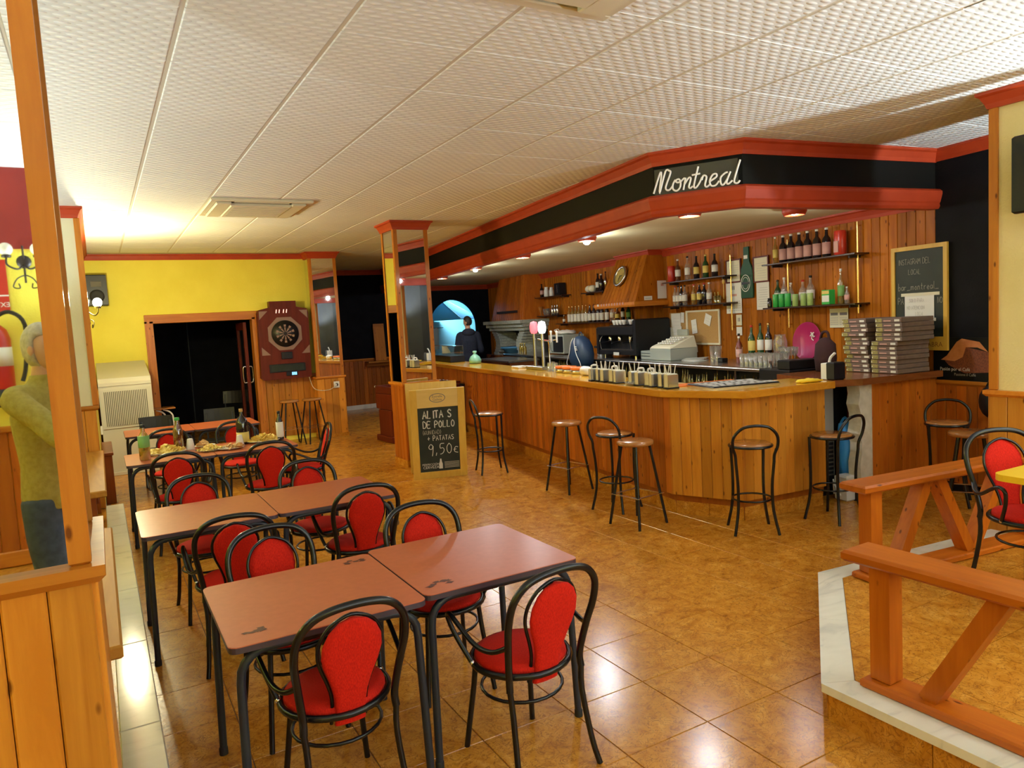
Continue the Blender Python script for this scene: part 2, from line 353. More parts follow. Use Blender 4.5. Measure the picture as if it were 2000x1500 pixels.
def mould(mb, path, prof, closed=False, mi=0):
    m = len(prof); rings = [offset_path(path, o, closed) for o, z in prof]; n = len(path); v = []
    for i in range(n):
        for k in range(m): v.append((rings[k][i].x, rings[k][i].y, prof[k][1]))
    fs = []
    for i in range(n if closed else n-1):
        j = (i+1) % n
        for k in range(m): fs.append((i*m+k, i*m+(k+1) % m, j*m+(k+1) % m, j*m+k))
    if not closed: fs += [tuple(range(m-1, -1, -1)), tuple(range((n-1)*m, n*m))]
    return mb.add(v, fs, False, mi)
def rect_cw(x0, x1, y0, y1): return [(x0,y0),(x0,y1),(x1,y1),(x1,y0)]
_pc = {}
def planks(parent, p0, p1, z0, z1, w, m, t=.014, g=.0012, name='plank', ch=.005):
    p0, p1 = V2(p0), V2(p1); L = (p1-p0).length; n = max(1, round(L/w)); w = L/n; a = math.atan2((p1-p0).y, (p1-p0).x)
    key = (round(w, 4), round(z1-z0, 4), m.name, t, name)
    if key not in _pc:
        poly = [(g,0),(w-g,0),(w-g,t-ch),(w-g-ch,t),(g+ch,t),(g,t-ch)]
        _pc[key] = MB().prism(poly, 0, z1-z0).mesh(name, m)
    for i in range(n):
        q = p0+(p1-p0)*(i/n); link(name, _pc[key], parent, (q.x, q.y, z0), a)
CROWN = lambda z, d=.065, h=.11: [(-.02, z-h), (.012, z-h), (.022, z-h*.72), (d*.7, z-h*.3), (d, z-h*.18), (d, z), (-.02, z)]
CAP = lambda z, h=.05, o=.03: [(-.01, z-h), (o*.5, z-h), (o, z-h*.6), (o, z), (-.01, z)]
def inside(poly, x, y):
    c = False; n = len(poly)
    for i in range(n):
        (x1, y1), (x2, y2) = poly[i][:2], poly[(i+1) % n][:2]
        if (y1 > y) != (y2 > y) and x < (x2-x1)*(y-y1)/(y2-y1)+x1: c = not c
    return c
def to_px(p):
    q = Vector(p)-Vector((0, 0, CAM_H)); z = q.dot(fwd)
    return None if z < .05 else (1000+FPX*q.dot(cr)/z, 750-FPX*q.dot(cu)/z, z)
# canopy, bar and platform outlines (path order keeps the room on the left hand)
F1, F2, F3 = Vector((4.31, 4.95)), Vector((4.715, 4.325)), Vector((6.974, 4.067))
F0 = F1+Vector((D.x, D.y))*11.68
CANOPY = [F3, F2, F1, F0]
BA, BB, BC = Vector((4.33, 5.0)), Vector((4.65, 4.30)), Vector((5.66, 4.20))
BAR = [BC, BB, BA, BA+Vector((D.x, D.y))*9.6]
PLAT = [(2.65,-2.6),(2.65,2.06),(3.79,2.955),(5.45,2.78),(6.7,2.65),(6.7,-2.6)]
# ------------------------------------------------------------------ floor and ceiling
floor = struct('floor', MB().box(-2.4, 9.4, -2.8, 19.5, -.1, -.004), GROUT)
cand = []; rest = []
for i in range(-8, 17):
    for j in range(-13, 33):
        x, y = 2.68+.45*i, 2.79+.45*j; cx, cy = x+.225, y+.225
        if cx < -.1 or cx > 7.2 or cy > 16.7 or all(inside(PLAT, x+a_, y+b_) for a_ in (.02,.43) for b_ in (.02,.43)): continue
        p = to_px((cx, cy, 0)); vis = p and -120 < p[0] < 2150 and p[1] < 1680
        if vis and (cx-W0.x)*N.x+(cy-W0.y)*N.y < 2.25 and cy > 4.75: continue
        if vis: cand.append((p[2], x, y))
        else: rest.append((x, y))
cand.sort()
g = .0016
tile_me = MB().add([(g,g,-.004),(.45-g,g,-.004),(.45-g,.45-g,-.004),(g,.45-g,-.004),(g+.002,g+.002,0),(.448-g,g+.002,0),(.448-g,.448-g,0),(g+.002,.448-g,0)],
    [(4,5,6,7),(0,1,5,4),(1,2,6,5),(2,3,7,6),(3,0,4,7)]).mesh('floor_tile', F_TILE)
for k, (q, x, y) in enumerate(cand):
    if k < 295: link('floor_tile', tile_me, floor, (x, y, 0))
    else: rest.append((x, y))
mb = MB()
for x, y in rest: mb.add([(x+g,y+g,0),(x+.45-g,y+g,0),(x+.45-g,y+.45-g,0),(x+g,y+.45-g,0)], [(0,1,2,3)])
o = mb.obj('distant_floor_tiles', F_TILE, floor); o['kind'] = 'stuff'
ceil = struct('ceiling', MB().box(-2.4, 9.4, -2.8, 19.5, ZC+.004, ZC+.1), C_GAP)
P = .662; cand = []; rest = []
for i in range(-5, 10):
    for j in range(-9, 22):
        x, y = .436+P*i, 2.71+P*j; cx, cy = x+P/2, y+P/2
        if cy > 16.6 or cx > 7.2: continue
        if inside([(F1.x+.3,F1.y+.5),(F2.x+.4,F2.y+.6),(F3.x,F3.y+.6),(9.5,17),(F0.x+.5,17)], cx, cy): continue
        if cy > 12.95 and cx < 3.5: continue
        p = to_px((cx, cy, ZC))
        if p and -60 < p[0] < 2080 and p[1] > -160: cand.append((p[2], x, y))
        else: rest.append((x, y))
cand.sort()
a, b = .010, .0025
ct_me = MB().add([(a,b,.004),(P-a,b,.004),(P-a,P-b,.004),(a,P-b,.004),(a+.006,b+.004,0),(P-a-.006,b+.004,0),(P-a-.006,P-b-.004,0),(a+.006,P-b-.004,0)],
    [(7,6,5,4),(4,5,1,0),(5,6,2,1),(6,7,3,2),(7,4,0,3)]).mesh('ceiling_tile', C_TILE)
for k, (q, x, y) in enumerate(cand):
    if k < 290: link('ceiling_tile', ct_me, ceil, (x, y, ZC))
    else: rest.append((x, y))
mb = MB()
for x, y in rest: mb.add([(x+a,y+b,ZC),(x+P-a,y+b,ZC),(x+P-a,y+P-b,ZC),(x+a,y+P-b,ZC)], [(3,2,1,0)])
o = mb.obj('distant_ceiling_tiles', C_TILE, ceil); o['kind'] = 'stuff'
# ------------------------------------------------------------------ left platform and left walls
pl = struct('floor_left_platform', MB().box(-2.2, -.06, -2.6, 8.6, 0, .165), F_TILE)
for k in range(11):
    y = 8.6-1.02*k
    MB().bbox(-.065, .10, y-1.018, y, .135, .17, .006).obj('marble_slab', MARBLE, pl)
for k in range(25): MB().box(-.05, .086, 8.58-.45*k-.447, 8.58-.45*k, 0, .135).obj('riser_tile', F_TILE, pl)
wl = struct('wall_left', MB().box(-2.4, -2.2, -2.8, 8.5, 0, ZC), YELLOW)
je = MB(); je.box(-2.2, -.061, 8.5, 12.9, 0, ZC)
wj = struct('wall_left', je, PALE)
MB().box(-.062, -.057, 8.56, 12.9, .2, ZC).obj('yellow_face', YELLOW, wj)
planks(wj, (-.06, 8.5), (-.58, 8.5), .17, 1.19, .105, PINE)
m = MB(); mould(m, [(-2.2, 8.5), (-.06, 8.5), (-.06, 12.9)][::-1], CAP(1.23)); m.obj('dado_cap', PINE_X, wj)
m = MB(); mould(m, [(-2.2, 8.5), (-.06, 8.5), (-.06, 12.9)][::-1], CROWN(ZC)); m.obj('crown_moulding', REDTRIM, wj)
MB().bbox(-.085, -.03, 8.475, 8.53, 1.23, 3.10, .006).obj('corner_trim', PINE_Z, wj)
# ------------------------------------------------------------------ far yellow wall with its dark doorway
wf = struct('wall_far', MB().box(-2.2, .76, 12.9, 13.06, 0, ZC).box(2.35, 3.70, 12.9, 13.06, 0, ZC).box(.76, 2.35, 12.9, 13.06, 2.12, ZC), YELLOW)
m = MB(); mould(m, [(3.3, 12.9), (-.06, 12.9)], CROWN(ZC, .05, .09)); m.obj('crown_moulding', REDTRIM, wf)
planks(wf, (3.3, 12.9), (2.45, 12.9), .08, 1.08, .105, PINE); MB().bbox(2.4, 3.3, 12.86, 12.9, 1.08, 1.13, .008).obj('dado_cap', PINE_X, wf)
planks(wf, (.68, 12.9), (-.06, 12.9), .08, 1.08, .105, PINE)
dr = sroot('door_1')
for nm, b, mt in (('casing_left', (.69,.81,12.86,13.08,0,2.16), PINE_Z), ('casing_right', (2.31,2.44,12.86,13.08,0,2.16), PINE_Z), ('casing_top', (.69,2.44,12.86,13.08,2.12,2.26), PINE_X),
    ('bead_left', (.72,.76,12.845,12.87,0,2.2), PINE_Z), ('bead_right', (2.36,2.40,12.845,12.87,0,2.2), PINE_Z)):
    MB().bbox(*b, .006).obj(nm, mt, dr)
leaf = MB().bbox(2.20, 2.25, 13.1, 13.18, .02, 2.08, .004).bbox(2.20, 2.25, 13.75, 13.83, .02, 2.08, .004).bbox(2.20, 2.25, 13.18, 13.75, .02, .3, .004).bbox(2.20, 2.25, 13.18, 13.75, 1.95, 2.08, .004).obj('open_leaf', MAHOG, dr)
MB().box(2.222, 2.228, 13.18, 13.75, .3, 1.95).obj('glass_pane', G_SHELF, leaf)
MB().tube(catmull([(2.2,13.14,1.05),(2.15,13.14,1.07),(2.15,13.14,1.3),(2.2,13.14,1.32)], 4), .011, 8).obj('pull_handle', CHROME, leaf)
MB().tube(catmull([(2.25,13.14,1.05),(2.30,13.14,1.07),(2.30,13.14,1.3),(2.25,13.14,1.32)], 4), .011, 8).obj('pull_handle', CHROME, leaf)
dk = struct('wall_dark_room', MB().box(-.2, 3.7, 16.2, 16.4, 0, 2.9).box(-.4, -.2, 13.06, 16.4, 0, 2.9).box(3.55, 3.7, 13.06, 16.4, 0, 2.9).box(-.4, 3.7, 13.06, 16.4, 2.7, 2.9), BLACKW)
MB().box(1.62, 1.64, 16.15, 16.2, 0, 2.7).obj('panel_joint', SLATE, dk)
# ------------------------------------------------------------------ black recess and its back wall with the arch
AX, AZ, AR = 7.77, 1.79, .665
bw_ = MB(); bw_.box(3.7, AX-AR, 16.5, 16.68, 0, ZC).box(AX+AR, 9.4, 16.5, 16.68, 0, ZC).box(AX-AR, AX+AR, 16.5, 16.68, 0, 1.06).box(AX-AR, AX+AR, 16.5, 16.68, AZ+AR, ZC)
K = 24; v = []
for k in range(K+1):
    a = PI*k/K; x, z = AX-AR*math.cos(a), AZ+AR*math.sin(a)
    v += [(x,16.5,z),(x,16.5,AZ+AR),(x,16.68,z),(x,16.68,AZ+AR)]
bw_.add(v, [f for k in range(K) for f in ((4*k,4*k+4,4*k+5,4*k+1),(4*k+2,4*k+3,4*k+7,4*k+6),(4*k,4*k+2,4*k+6,4*k+4))])
wb = struct('wall_recess', bw_, BLACKW)
planks(wb, (6.4, 16.5), (3.75, 16.5), .1, 1.12, .105, PINE_D); m = MB(); mould(m, [(6.5,16.5),(3.7,16.5)], CAP(1.17)); m.obj('dado_cap', PINE_X, wb)
MB().box(3.75, 6.4, 16.47, 16.5, 0, .1).obj('marble_skirting', MARBLE, wb)
m = MB(); mould(m, [(9.3,16.5),(3.75,16.5)], CROWN(ZC)); m.obj('crown_moulding', REDTRIM, wb)
m = MB(); mould(m, [(9.3,16.5),(6.0,16.5)], CROWN(2.8)); m.obj('crown_moulding', REDTRIM, wb)
struct('wall_recess_side', MB().box(3.70, 3.76, 13.06, 16.5, 0, ZC), BLACKW)
kt = struct('wall_kitchen', MB().box(5.0, 10.4, 19.2, 19.4, 0, 3).box(4.8, 5.0, 16.68, 19.4, 0, 3).box(10.2, 10.4, 16.68, 19.4, 0, 3).box(4.8, 10.4, 16.68, 19.4, 3.0, 3.1), KITCH)
planks(kt, (7.4, 19.2), (6.2, 19.2), .0, 1.9, .12, PINE_D)
# ------------------------------------------------------------------ bar back wall and the black wall to its right
Q = lambda s, o=0: (W0+D*s+N*o)
def bwbox(mb, s0, s1, o0, o1, z0, z1):
    P4 = [Q(s0,o0), Q(s1,o0), Q(s1,o1), Q(s0,o1)]
    return mb.prism([(p.x, p.y) for p in P4], z0, z1)
wr = struct('wall_bar', bwbox(MB(), 0, 12.7, -.2, -.012, 0, ZC), MAHOG)
planks(wr, Q(0,-.012), Q(12.56,-.012), .95, 2.74, .105, PINE_W)
m = MB(); mould(m, [Q(0), Q(12.56)], CROWN(2.8)); m.obj('crown_moulding', REDTRIM, wr)
bk = struct('wall_right', bwbox(MB(), -2.1, 0, -.2, 0, 0, ZC), BLACKW)
planks(bk, Q(-2.0), Q(-.0), .09, 1.02, .105, PINE_D); m = MB(); mould(m, [Q(-2.0), Q(0)], CAP(1.06)); m.obj('dado_cap', PINE_Y, bk)
m = MB(); mould(m, [Q(-2.0), Q(0)], CROWN(ZC)); m.obj('crown_moulding', REDTRIM, bk)
q = Q(-2.1); struct('wall_right', MB().box(q.x, q.x+.2, -2.8, q.y, 0, ZC), BLACKW)
# wall behind the camera (seen in the mirror)
wc = struct('wall_behind', MB().box(-2.4, 7.0, -2.8, -2.6, 0, ZC), YELLOW)
MB().box(-2.2, 6.7, -2.6, -2.575, 2.60, ZC).obj('red_upper_band', REDBAND, wc)
planks(wc, (-2.2, -2.6), (.9, -2.6), .2, 1.21, .12, PINE_D)
MB().bbox(-2.2, .9, -2.6, -2.56, 1.21, 1.26, .008).obj('dado_cap', PINE_X, wc); MB().bbox(-2.2, .9, -2.6, -2.57, .17, .29, .008).obj('skirting_board', PINE_X, wc)
wn = sroot('added_window_1')  # unseen window, added to light the room from behind the camera
FILL_PANE = mat('added_glow_pane', (.8,.8,.8), .4, emit=(.72,.88,1), estr=E_FILL)
for k in range(3):
    x = 1.3+1.25*k
    MB().box(x+.04, x+1.21, -2.598, -2.585, 1.05, 2.45).obj('pane', FILL_PANE, wn)
for k in range(4): MB().bbox(1.26+1.25*k, 1.34+1.25*k, -2.6, -2.55, 1.0, 2.5, .006).obj('mullion', PINE_Z, wn)
for z in (.98, 2.45): MB().bbox(1.2, 5.15, -2.6, -2.54, z, z+.07, .006).obj('window_rail', PINE_X, wn)
# ------------------------------------------------------------------ canopy above the bar
cn = sroot('ceiling_canopy')
m = MB(); mould(m, CANOPY, [(-.05,2.84),(0,2.84),(0,3.12),(-.05,3.12)]); m.obj('black_fascia', BLACKP, cn)
m = MB(); mould(m, CANOPY, CROWN(ZC, .07, .115)); m.obj('crown_moulding', REDTRIM, cn)
m = MB(); mould(m, CANOPY, [(-.06,2.665),(.035,2.665),(.05,2.69),(.045,2.715),(.055,2.73),(.075,2.80),(.075,2.825),(.05,2.845),(-.06,2.845)]); m.obj('lower_moulding', REDTRIM, cn)
MB().prism([tuple(F3), tuple(Q(12.56)[:2]), tuple(F0), tuple(F1), tuple(F2)], 2.80, 2.83).obj('soffit', SOFFIT, cn)
# ------------------------------------------------------------------ mirrored pillars
def pillar(name, x0, x1, y0, y1, z0, zw, m_w, plinth=.1, tr=.045, w=.11, mirrors=True, face=None):
    r = sroot(name)
    MB().box(x0+.012, x1-.012, y0+.012, y1-.012, z0, ZC).obj('core', face or PINE_Z, r)
    for p0, p1 in (((x1,y0+.012),(x0,y0+.012)), ((x0+.012,y0),(x0+.012,y1)), ((x1-.012,y1),(x1-.012,y0)), ((x0,y1-.012),(x1,y1-.012))):
        planks(r, p0, p1, z0+plinth, zw-.04, w, m_w, .024)
    c = rect_cw(x0, x1, y0, y1)
    m = MB(); mould(m, c, CAP(zw, .045, .032), True); m.obj('dado_cap', PINE_X, r)
    if plinth: m = MB(); mould(m, c, [(-.01,z0),(.016,z0),(.016,z0+plinth),(-.01,z0+plinth)], True); m.obj('plinth_tile', F_TILE, r)
    m = MB(); mould(m, c, CROWN(ZC), True); m.obj('crown_moulding', REDTRIM, r)
    for x in (x0, x1-tr):
        for y in (y0, y1-tr): MB().bbox(x-.004, x+tr+.004, y-.004, y+tr+.004, zw, ZC-.10, .007).obj('corner_trim', PINE_Z, r)
    if mirrors:
        for b in ((x0+tr, x1-tr, y0+.004, y0+.012), (x0+tr, x1-tr, y1-.012, y1-.004), (x0+.004, x0+.012, y0+tr, y1-tr), (x1-.012, x1-.004, y0+tr, y1-tr)):
            MB().box(*b, zw, ZC-.1).obj('mirror', MIRROR, r)
    return r
pillar('pillar', -.64, -.062, 2.07, 2.60, .17, 1.30, PINE, 0, .042, .105)
pillar('pillar', 3.435, 3.905, 8.97, 9.42, 0, 1.12, PINE_D, .09)
pillar('pillar', 3.26, 3.73, 12.60, 13.05, 0, 1.07, PINE, .06)
pillar('pillar', 5.445, 5.97, 2.32, 2.80, .0, 1.17, PINE, .0, .05, .11, False, CREAM)
pillar('pillar', 5.5, 6.0, -.2, .3, .17, 1.3, PINE, 0, .05, .11, False, CREAM)
# ------------------------------------------------------------------ right platform
pr_ = struct('floor_right_platform', MB().prism([tuple(p) for p in offset_path([PLAT[0]]+PLAT[1:5]+[PLAT[5]], -.03)], 0, .164), GROUT)
prof = [(-.13,.135),(0,.135),(.006,.145),(.006,.162),(-.004,.17),(-.13,.17)]
outer = PLAT[0:5]
inn = offset_path(outer, -.133); out2 = offset_path(outer, .004)
for i in range(4):
    k = max(1, round((V2(outer[i+1])-V2(outer[i])).length/.72))
    for j in range(k):
        A0, A1 = out2[i].lerp(out2[i+1], j/k), out2[i].lerp(out2[i+1], (j+1)/k); B0, B1 = inn[i].lerp(inn[i+1], j/k), inn[i].lerp(inn[i+1], (j+1)/k)
        t = (A1-A0).normalized()*.0012
        MB().prism([tuple(A0+t), tuple(B0+t), tuple(B1-t), tuple(A1-t)], .132, .17).obj('marble_slab', MARBLE, pr_)
ris = offset_path(outer, -.03)
for i in range(4):
    planks(pr_, ris[i], ris[i+1], .0, .132, .45, F_TILE, .012, .0016, 'riser_tile', .002)
def clip(poly, A, B):
    out = []
    sd = lambda p: (B[0]-A[0])*(p[1]-A[1])-(B[1]-A[1])*(p[0]-A[0])
    for i in range(len(poly)):
        p, q = poly[i], poly[(i+1) % len(poly)]; a, b = sd(p), sd(q)
        if a <= 0: out.append(p)
        if (a < 0 < b) or (b < 0 < a): t = a/(a-b); out.append((p[0]+(q[0]-p[0])*t, p[1]+(q[1]-p[1])*t))
    return out
inner = [tuple(p) for p in offset_path(PLAT, -.136)]
for i in range(10):
    for j in range(12):
        x, y = 2.60+.45*i, -2.2+.45*j
        q = [(x+g,y+g),(x+.45-g,y+g),(x+.45-g,y+.45-g),(x+g,y+.45-g)]
        for k in range(len(inner)-1): q = clip(q, inner[k], inner[k+1]) if q else q
        if len(q) > 2 and y > .3 and x < 5.8: MB().prism(q, .16, .168).obj('floor_tile', F_TILE, pr_)
        elif len(q) > 2: MB().prism(q, .16, .167).obj('hidden_floor_tile', F_TILE, pr_)
# ------------------------------------------------------------------ the bar counter
bar = thing('bar_counter', 'long varnished pine bar counter with glossy yellow top and angled corner', 'bar counter')
pan = offset_path(BAR, -.13); pli = offset_path(BAR, -.17)
m = MB(); mould(m, BAR, [(-.55,1.095),(-.02,1.095),(-.02,1.15),(-.55,1.15)]); m.obj('worktop', BARTOP, bar)
m = MB(); mould(m, BAR, [(-.022,1.088),(-.004,1.088),(0,1.094),(0,1.144),(-.004,1.1505),(-.03,1.1505),(-.03,1.088)]); m.obj('edge_lipping', BARTOP_EDGE, bar)
m = MB(); mould(m, BAR, [(-.50,.0),(-.18,.0),(-.145,.19),(-.145,1.09),(-.50,1.09)]); m.obj('carcass', PINE_D, bar)
for i in range(3): planks(bar, pan[i]-(pan[i+1]-pan[i]).normalized()*0, pan[i+1], .185, 1.088, .095, PINE_D if i == 2 else PINE, .014)
for i in (1, 2): MB().tube([(pan[i].x, pan[i].y, .185), (pan[i].x, pan[i].y, 1.088)], .016, 8).obj('corner_bead', PINE_Z, bar)
for i in range(3): planks(bar, pli[i], pli[i+1], 0, .185, .33, F_TILE, .012, .0016, 'plinth_tile', .002)
# ------------------------------------------------------------------ red dining chairs
def chair_proto():
    c = thing('dining_chair', 'x', 'chair', (0,0,0))
    MB().lathe([(0,.438),(.185,.438),(.196,.448),(.192,.466),(.16,.476),(.08,.479),(0,.479)], 28).obj('seat', FABRIC, c)
    ring = [(.207*math.cos(2*PI*k/28), .207*math.sin(2*PI*k/28), .438) for k in range(28)]
    MB().tube(ring, .014, 8, True).obj('seat_rim', BLKMETAL, c)
    half = [(.178,-.185,.40),(.176,-.182,.46),(.192,-.212,.585),(.207,-.25,.70),(.196,-.276,.79),(.145,-.293,.852),(.06,-.302,.878)]
    arch = catmull(half+[(-x,y,z) for x,y,z in half[::-1]], 4)
    MB().tube(arch, .0150, 9).obj('back_frame', BLKMETAL, c)
    hw = lambda z: [w for w in (interp(z),)][0]
    KZ = [(.395,.060),(.46,.058),(.52,.063),(.58,.080),(.64,.102),(.69,.114),(.74,.110),(.785,.088),(.815,.055),(.828,.012)]
    rings = []
    for z, w in KZ:
        y = -.178-(z-.42)*.275; th = .018
        rings.append([(w*math.cos(a)*(1 if abs(math.cos(a)) > .3 else 1), y+th*math.copysign(abs(math.sin(a))**.6, math.sin(a)), z) for a in [2*PI*k/16 for k in range(16)]])
    MB().loft(rings).obj('backrest', FABRIC, c)
    hp = [(w+.006, -.158-(z-.42)*.275, z) for z, w in KZ[:-1]]+[(0.0, -.158-.415*.275, .836)]
    hoop = catmull(hp+[(-x,y,z) for x,y,z in hp[:-1][::-1]], 3)
    MB().tube(hoop, .0075, 7).obj('inner_hoop', BLKMETAL, c)
    for s in (-1, 1):
        arm = catmull([(s*.196,-.217,.60),(s*.228,-.15,.567),(s*.25,-.06,.572),(s*.262,.05,.625),(s*.262,.115,.648),(s*.255,.15,.625),(s*.238,.125,.55),(s*.212,.06,.46),(s*.205,.045,.44)], 4)
        MB().tube(arm, .0105, 8).obj('armrest', BLKMETAL, c)
        MB().tube(catmull([(s*.135,.145,.43),(s*.145,.155,.3),(s*.165,.185,.1),(s*.175,.20,0)], 3), .0125, 8).obj('leg', BLKMETAL, c)
        MB().tube(catmull([(s*.178,-.185,.41),(s*.172,-.19,.3),(s*.185,-.225,.1),(s*.198,-.255,0)], 3), .0125, 8).obj('leg', BLKMETAL, c)
        MB().ell((s*.207,.048,.445), .013, 8, 6).obj('arm_bolt', CHROME, c)
    st = [(.172*math.cos(2*PI*k/24), .172*math.sin(2*PI*k/24), .315) for k in range(24)]
    MB().tube(st, .0075, 6, True).obj('stretcher', BLKMETAL, c)
    return c
def interp(z): return 0
def drop(proto, first=[]):
    for ch in list(proto.children):
        for g_ in list(ch.children): bpy.data.objects.remove(g_)
        bpy.data.objects.remove(ch)
    bpy.data.objects.remove(proto)
CH = chair_proto(); used = [0]
def put(proto, flag, loc, rot, label, group):
    if not flag[0]:
        flag[0] = 1; proto.location = loc; proto.rotation_euler = (0,0,rot); proto['label'] = label; proto['group'] = group; return proto
    return dup(proto, loc, rot, label, group)
R = math.radians
# (x of arch top, y of arch top, facing angle, label); arch top sits .30 behind the seat centre
for ax, ay, deg, lab in [
    (.70, 2.47, 2, 'red upholstered armchair nearest the camera, back to us, at the front left table'),
    (1.46, 2.31, 4, 'red upholstered armchair with its back to us at the front right table'),
    (.66, 3.75, 183, 'red armchair facing us behind the front left table'),
    (1.45, 3.68, 176, 'red armchair facing us behind the front right table'),
    (.56, 4.12, -4, 'red armchair with its back to us at the left table of the second row'),
    (1.37, 4.33, -3, 'red armchair with its back to us at the right table of the second row'),
    (.53, 5.55, 181, 'red armchair facing us behind the left table of the second row'),
    (1.29, 5.53, 180, 'red armchair facing us behind the right table of the second row'),
    (.51, 6.79, -6, 'red armchair with its back to us at the left half of the food table'),
    (1.28, 6.75, -4, 'red armchair with its back to us at the right half of the food table'),
    (2.05, 7.60, 84, 'red armchair seen from the side at the right end of the food table'),
    (.58, 8.72, 184, 'red armchair facing us behind the food table, by the green capped bottle'),
    (1.28, 8.74, 180, 'red armchair facing us behind the food table, by the black wine bottle')]:
    a = R(deg); put(CH, used, (ax-math.sin(a)*.30, ay+math.cos(a)*.30, 0), a, lab, 'red armchairs at the dining tables')
dup(CH, (4.37, 2.02, .17), R(150), 'red armchair on the raised platform at the right, behind the yellow table', 'red armchairs at the dining tables')
# ------------------------------------------------------------------ terracotta dining tables
def rrect(x0, x1, y0, y1, r, k=4):
    out = []
    for cx, cy, a0 in ((x1-r,y1-r,0),(x0+r,y1-r,90),(x0+r,y0+r,180),(x1-r,y0+r,270)):
        for i in range(k+1):
            a = R(a0+90*i/k); out.append((cx+r*math.cos(a), cy+r*math.sin(a)))
    return out
def table_proto(top=LAMINATE, edge=EDGE_D, L=.75):
    t = thing('dining_table', 'x', 'table'); h = L/2
    MB().prism(rrect(-h+.002, h-.002, -h+.002, h-.002, .034), .7535, .755).prism(rrect(-h, h, -h, h, .035), .7525, .7535).obj('tabletop', top, t)
    MB().prism(rrect(-h, h, -h, h, .035), .731, .7525).obj('edge_band', edge, t)
    for s in (-1, 1):
        y = s*(h-.045); x = h-.035
        P_ = [(-x-.012,y+s*.014,0),(-x,y,.60)]
        for k in range(1, 6): a = PI/2*k/5; P_.append((-x+.10*(1-math.cos(a)), y, .615+.10*math.sin(a)))
        P_ += [(0,y,.715)]; P_ += [(-p[0],p[1],p[2]) for p in P_[:-1][::-1]]
        MB().tube(P_, .0165, 10).obj('leg_frame', LEGMETAL, t)
        for q in (-1, 1): MB().lathe([(.019,0),(.019,.03),(.017,.034)], 10, (q*(x+.012), y+s*.014, 0)).obj('foot_cap', RUBBER, t)
    return t
TB = table_proto(); tu = [0]
tabs = [(.68,3.025,'terracotta table nearest the camera, its left top showing a smudged print'),(1.437,3.06,'terracotta table at front right, with white glare on its top'),
    (.495,4.875,'terracotta table of the second row on the left, glowing golden'),(1.25,4.88,'terracotta table of the second row on the right'),
    (.51,7.62,'terracotta table with the green bottle and a heap of crisps'),(1.265,7.62,'terracotta table with the black wine bottle and plates'),
    (.57,9.86,'terracotta table of the last row on the left, before the grey cabinet'),(1.325,9.86,'terracotta table of the last row on the right, before the dark doorway')]
tabo = [put(TB, tu, (x, y, 0), 0, l, 'terracotta tables in rows') for x, y, l in tabs]
def blot(mb, cx, cy, s, sd, z=.7556):
    rr = random.Random(sd)
    for k in range(7):
        a = rr.uniform(0, 6.3); dx, dy = rr.uniform(-.5, .5), rr.uniform(-.22, .22)
        pts = [(cx+s*(dx+.16*math.cos(a+t)*(1.5 if j % 2 else .7)), cy+s*(dy+.10*math.sin(a+t)*(1.4 if j % 3 else .8)), z+k*.00004) for j, t in enumerate([2*PI*q/8 for q in range(8)])]
        mb.add(pts, [tuple(range(8))])
PRINT = mat('dark_printed_motif', (.085,.022,.014), .45)
for k, (cx, cy) in enumerate([(-.28,-.26),(.29,.29)]): m = MB(); blot(m, cx, cy, .09, k); m.obj('corner_print', PRINT, tabo[0])
m = MB(); blot(m, -.27, -.27, .10, 5); m.obj('corner_print', PRINT, tabo[1])
yt = thing('yellow_table', 'bright yellow table top on the raised platform at the right edge', 'table', (4.33,1.60,.17), R(-2))
m = MB().prism(rrect(-.42,.42,-.40,.40,.06), .722, .755); m.obj('tabletop', YELLOWLAM, yt)
MB().tube([(0,0,.03),(0,0,.72)], .03, 12).obj('column', BLKMETAL, yt)
for k in range(4): MB().beam((0,0,.03), (.33*math.cos(PI/4+k*PI/2), .33*math.sin(PI/4+k*PI/2), .018), .06, .03).obj('foot', BLKMETAL, yt)
# ------------------------------------------------------------------ dark school chairs at the last row
def school():
    c = thing('school_chair', 'x', 'chair')
    r_ = []
    for i in range(7):
        x = -.20+.40*i/6; y = -.19-.03*(1-(x/.2)**2); r_.append([(x,y,.64),(x,y-.012,.64),(x,y-.035,.86+.0*x),(x,y-.023,.86)])
    MB().loft(r_, smooth=False).obj('backrest', PLASTIC_B, c)
    MB().bbox(-.20,.20,-.19,.2,.44,.456,.006).obj('seat', PLASTIC_B, c)
    for s in (-1, 1):
        MB().tube(catmull([(s*.17,-.22,0),(s*.17,-.2,.44),(s*.17,-.215,.80)], 3), .011, 7).obj('leg', LEGMETAL, c)
        MB().tube([(s*.18,.2,0),(s*.17,.17,.44)], .011, 7).obj('leg', LEGMETAL, c)
    return c
sc_ = school(); su = [0]
put(sc_, su, (.585,10.42,0), R(178), 'dark plastic chair facing us at the last table, left of two, before the grey cabinet', 'dark plastic chairs')
put(sc_, su, (1.38,10.66,0), R(172), 'dark plastic chair facing us at the last table, right of two, before the doorway', 'dark plastic chairs')
put(sc_, su, (2.0,13.9,0), R(150), 'dark plastic chair standing inside the dark doorway', 'dark plastic chairs')
wst = thing('wooden_stool_chair', 'small wooden seat on bent white tube legs beside the grey cabinet', 'stool', (.80,12.4,0))
MB().bbox(-.17,.17,-.15,.15,.80,.82,.005).obj('seat', SEATWOOD, wst)
for s in (-1, 1): MB().tube(catmull([(s*.05+.08,-.14,0),(s*.05+.08,-.14,.6),(s*.05+.05,-.12,.74),(s*.05-.05,-.10,.795)], 4), .012, 7).obj('leg', PLASTIC_W, wst)
MB().tube([(-.12,.14,0),(-.12,.12,.8)], .012, 7).obj('leg', PLASTIC_W, wst)
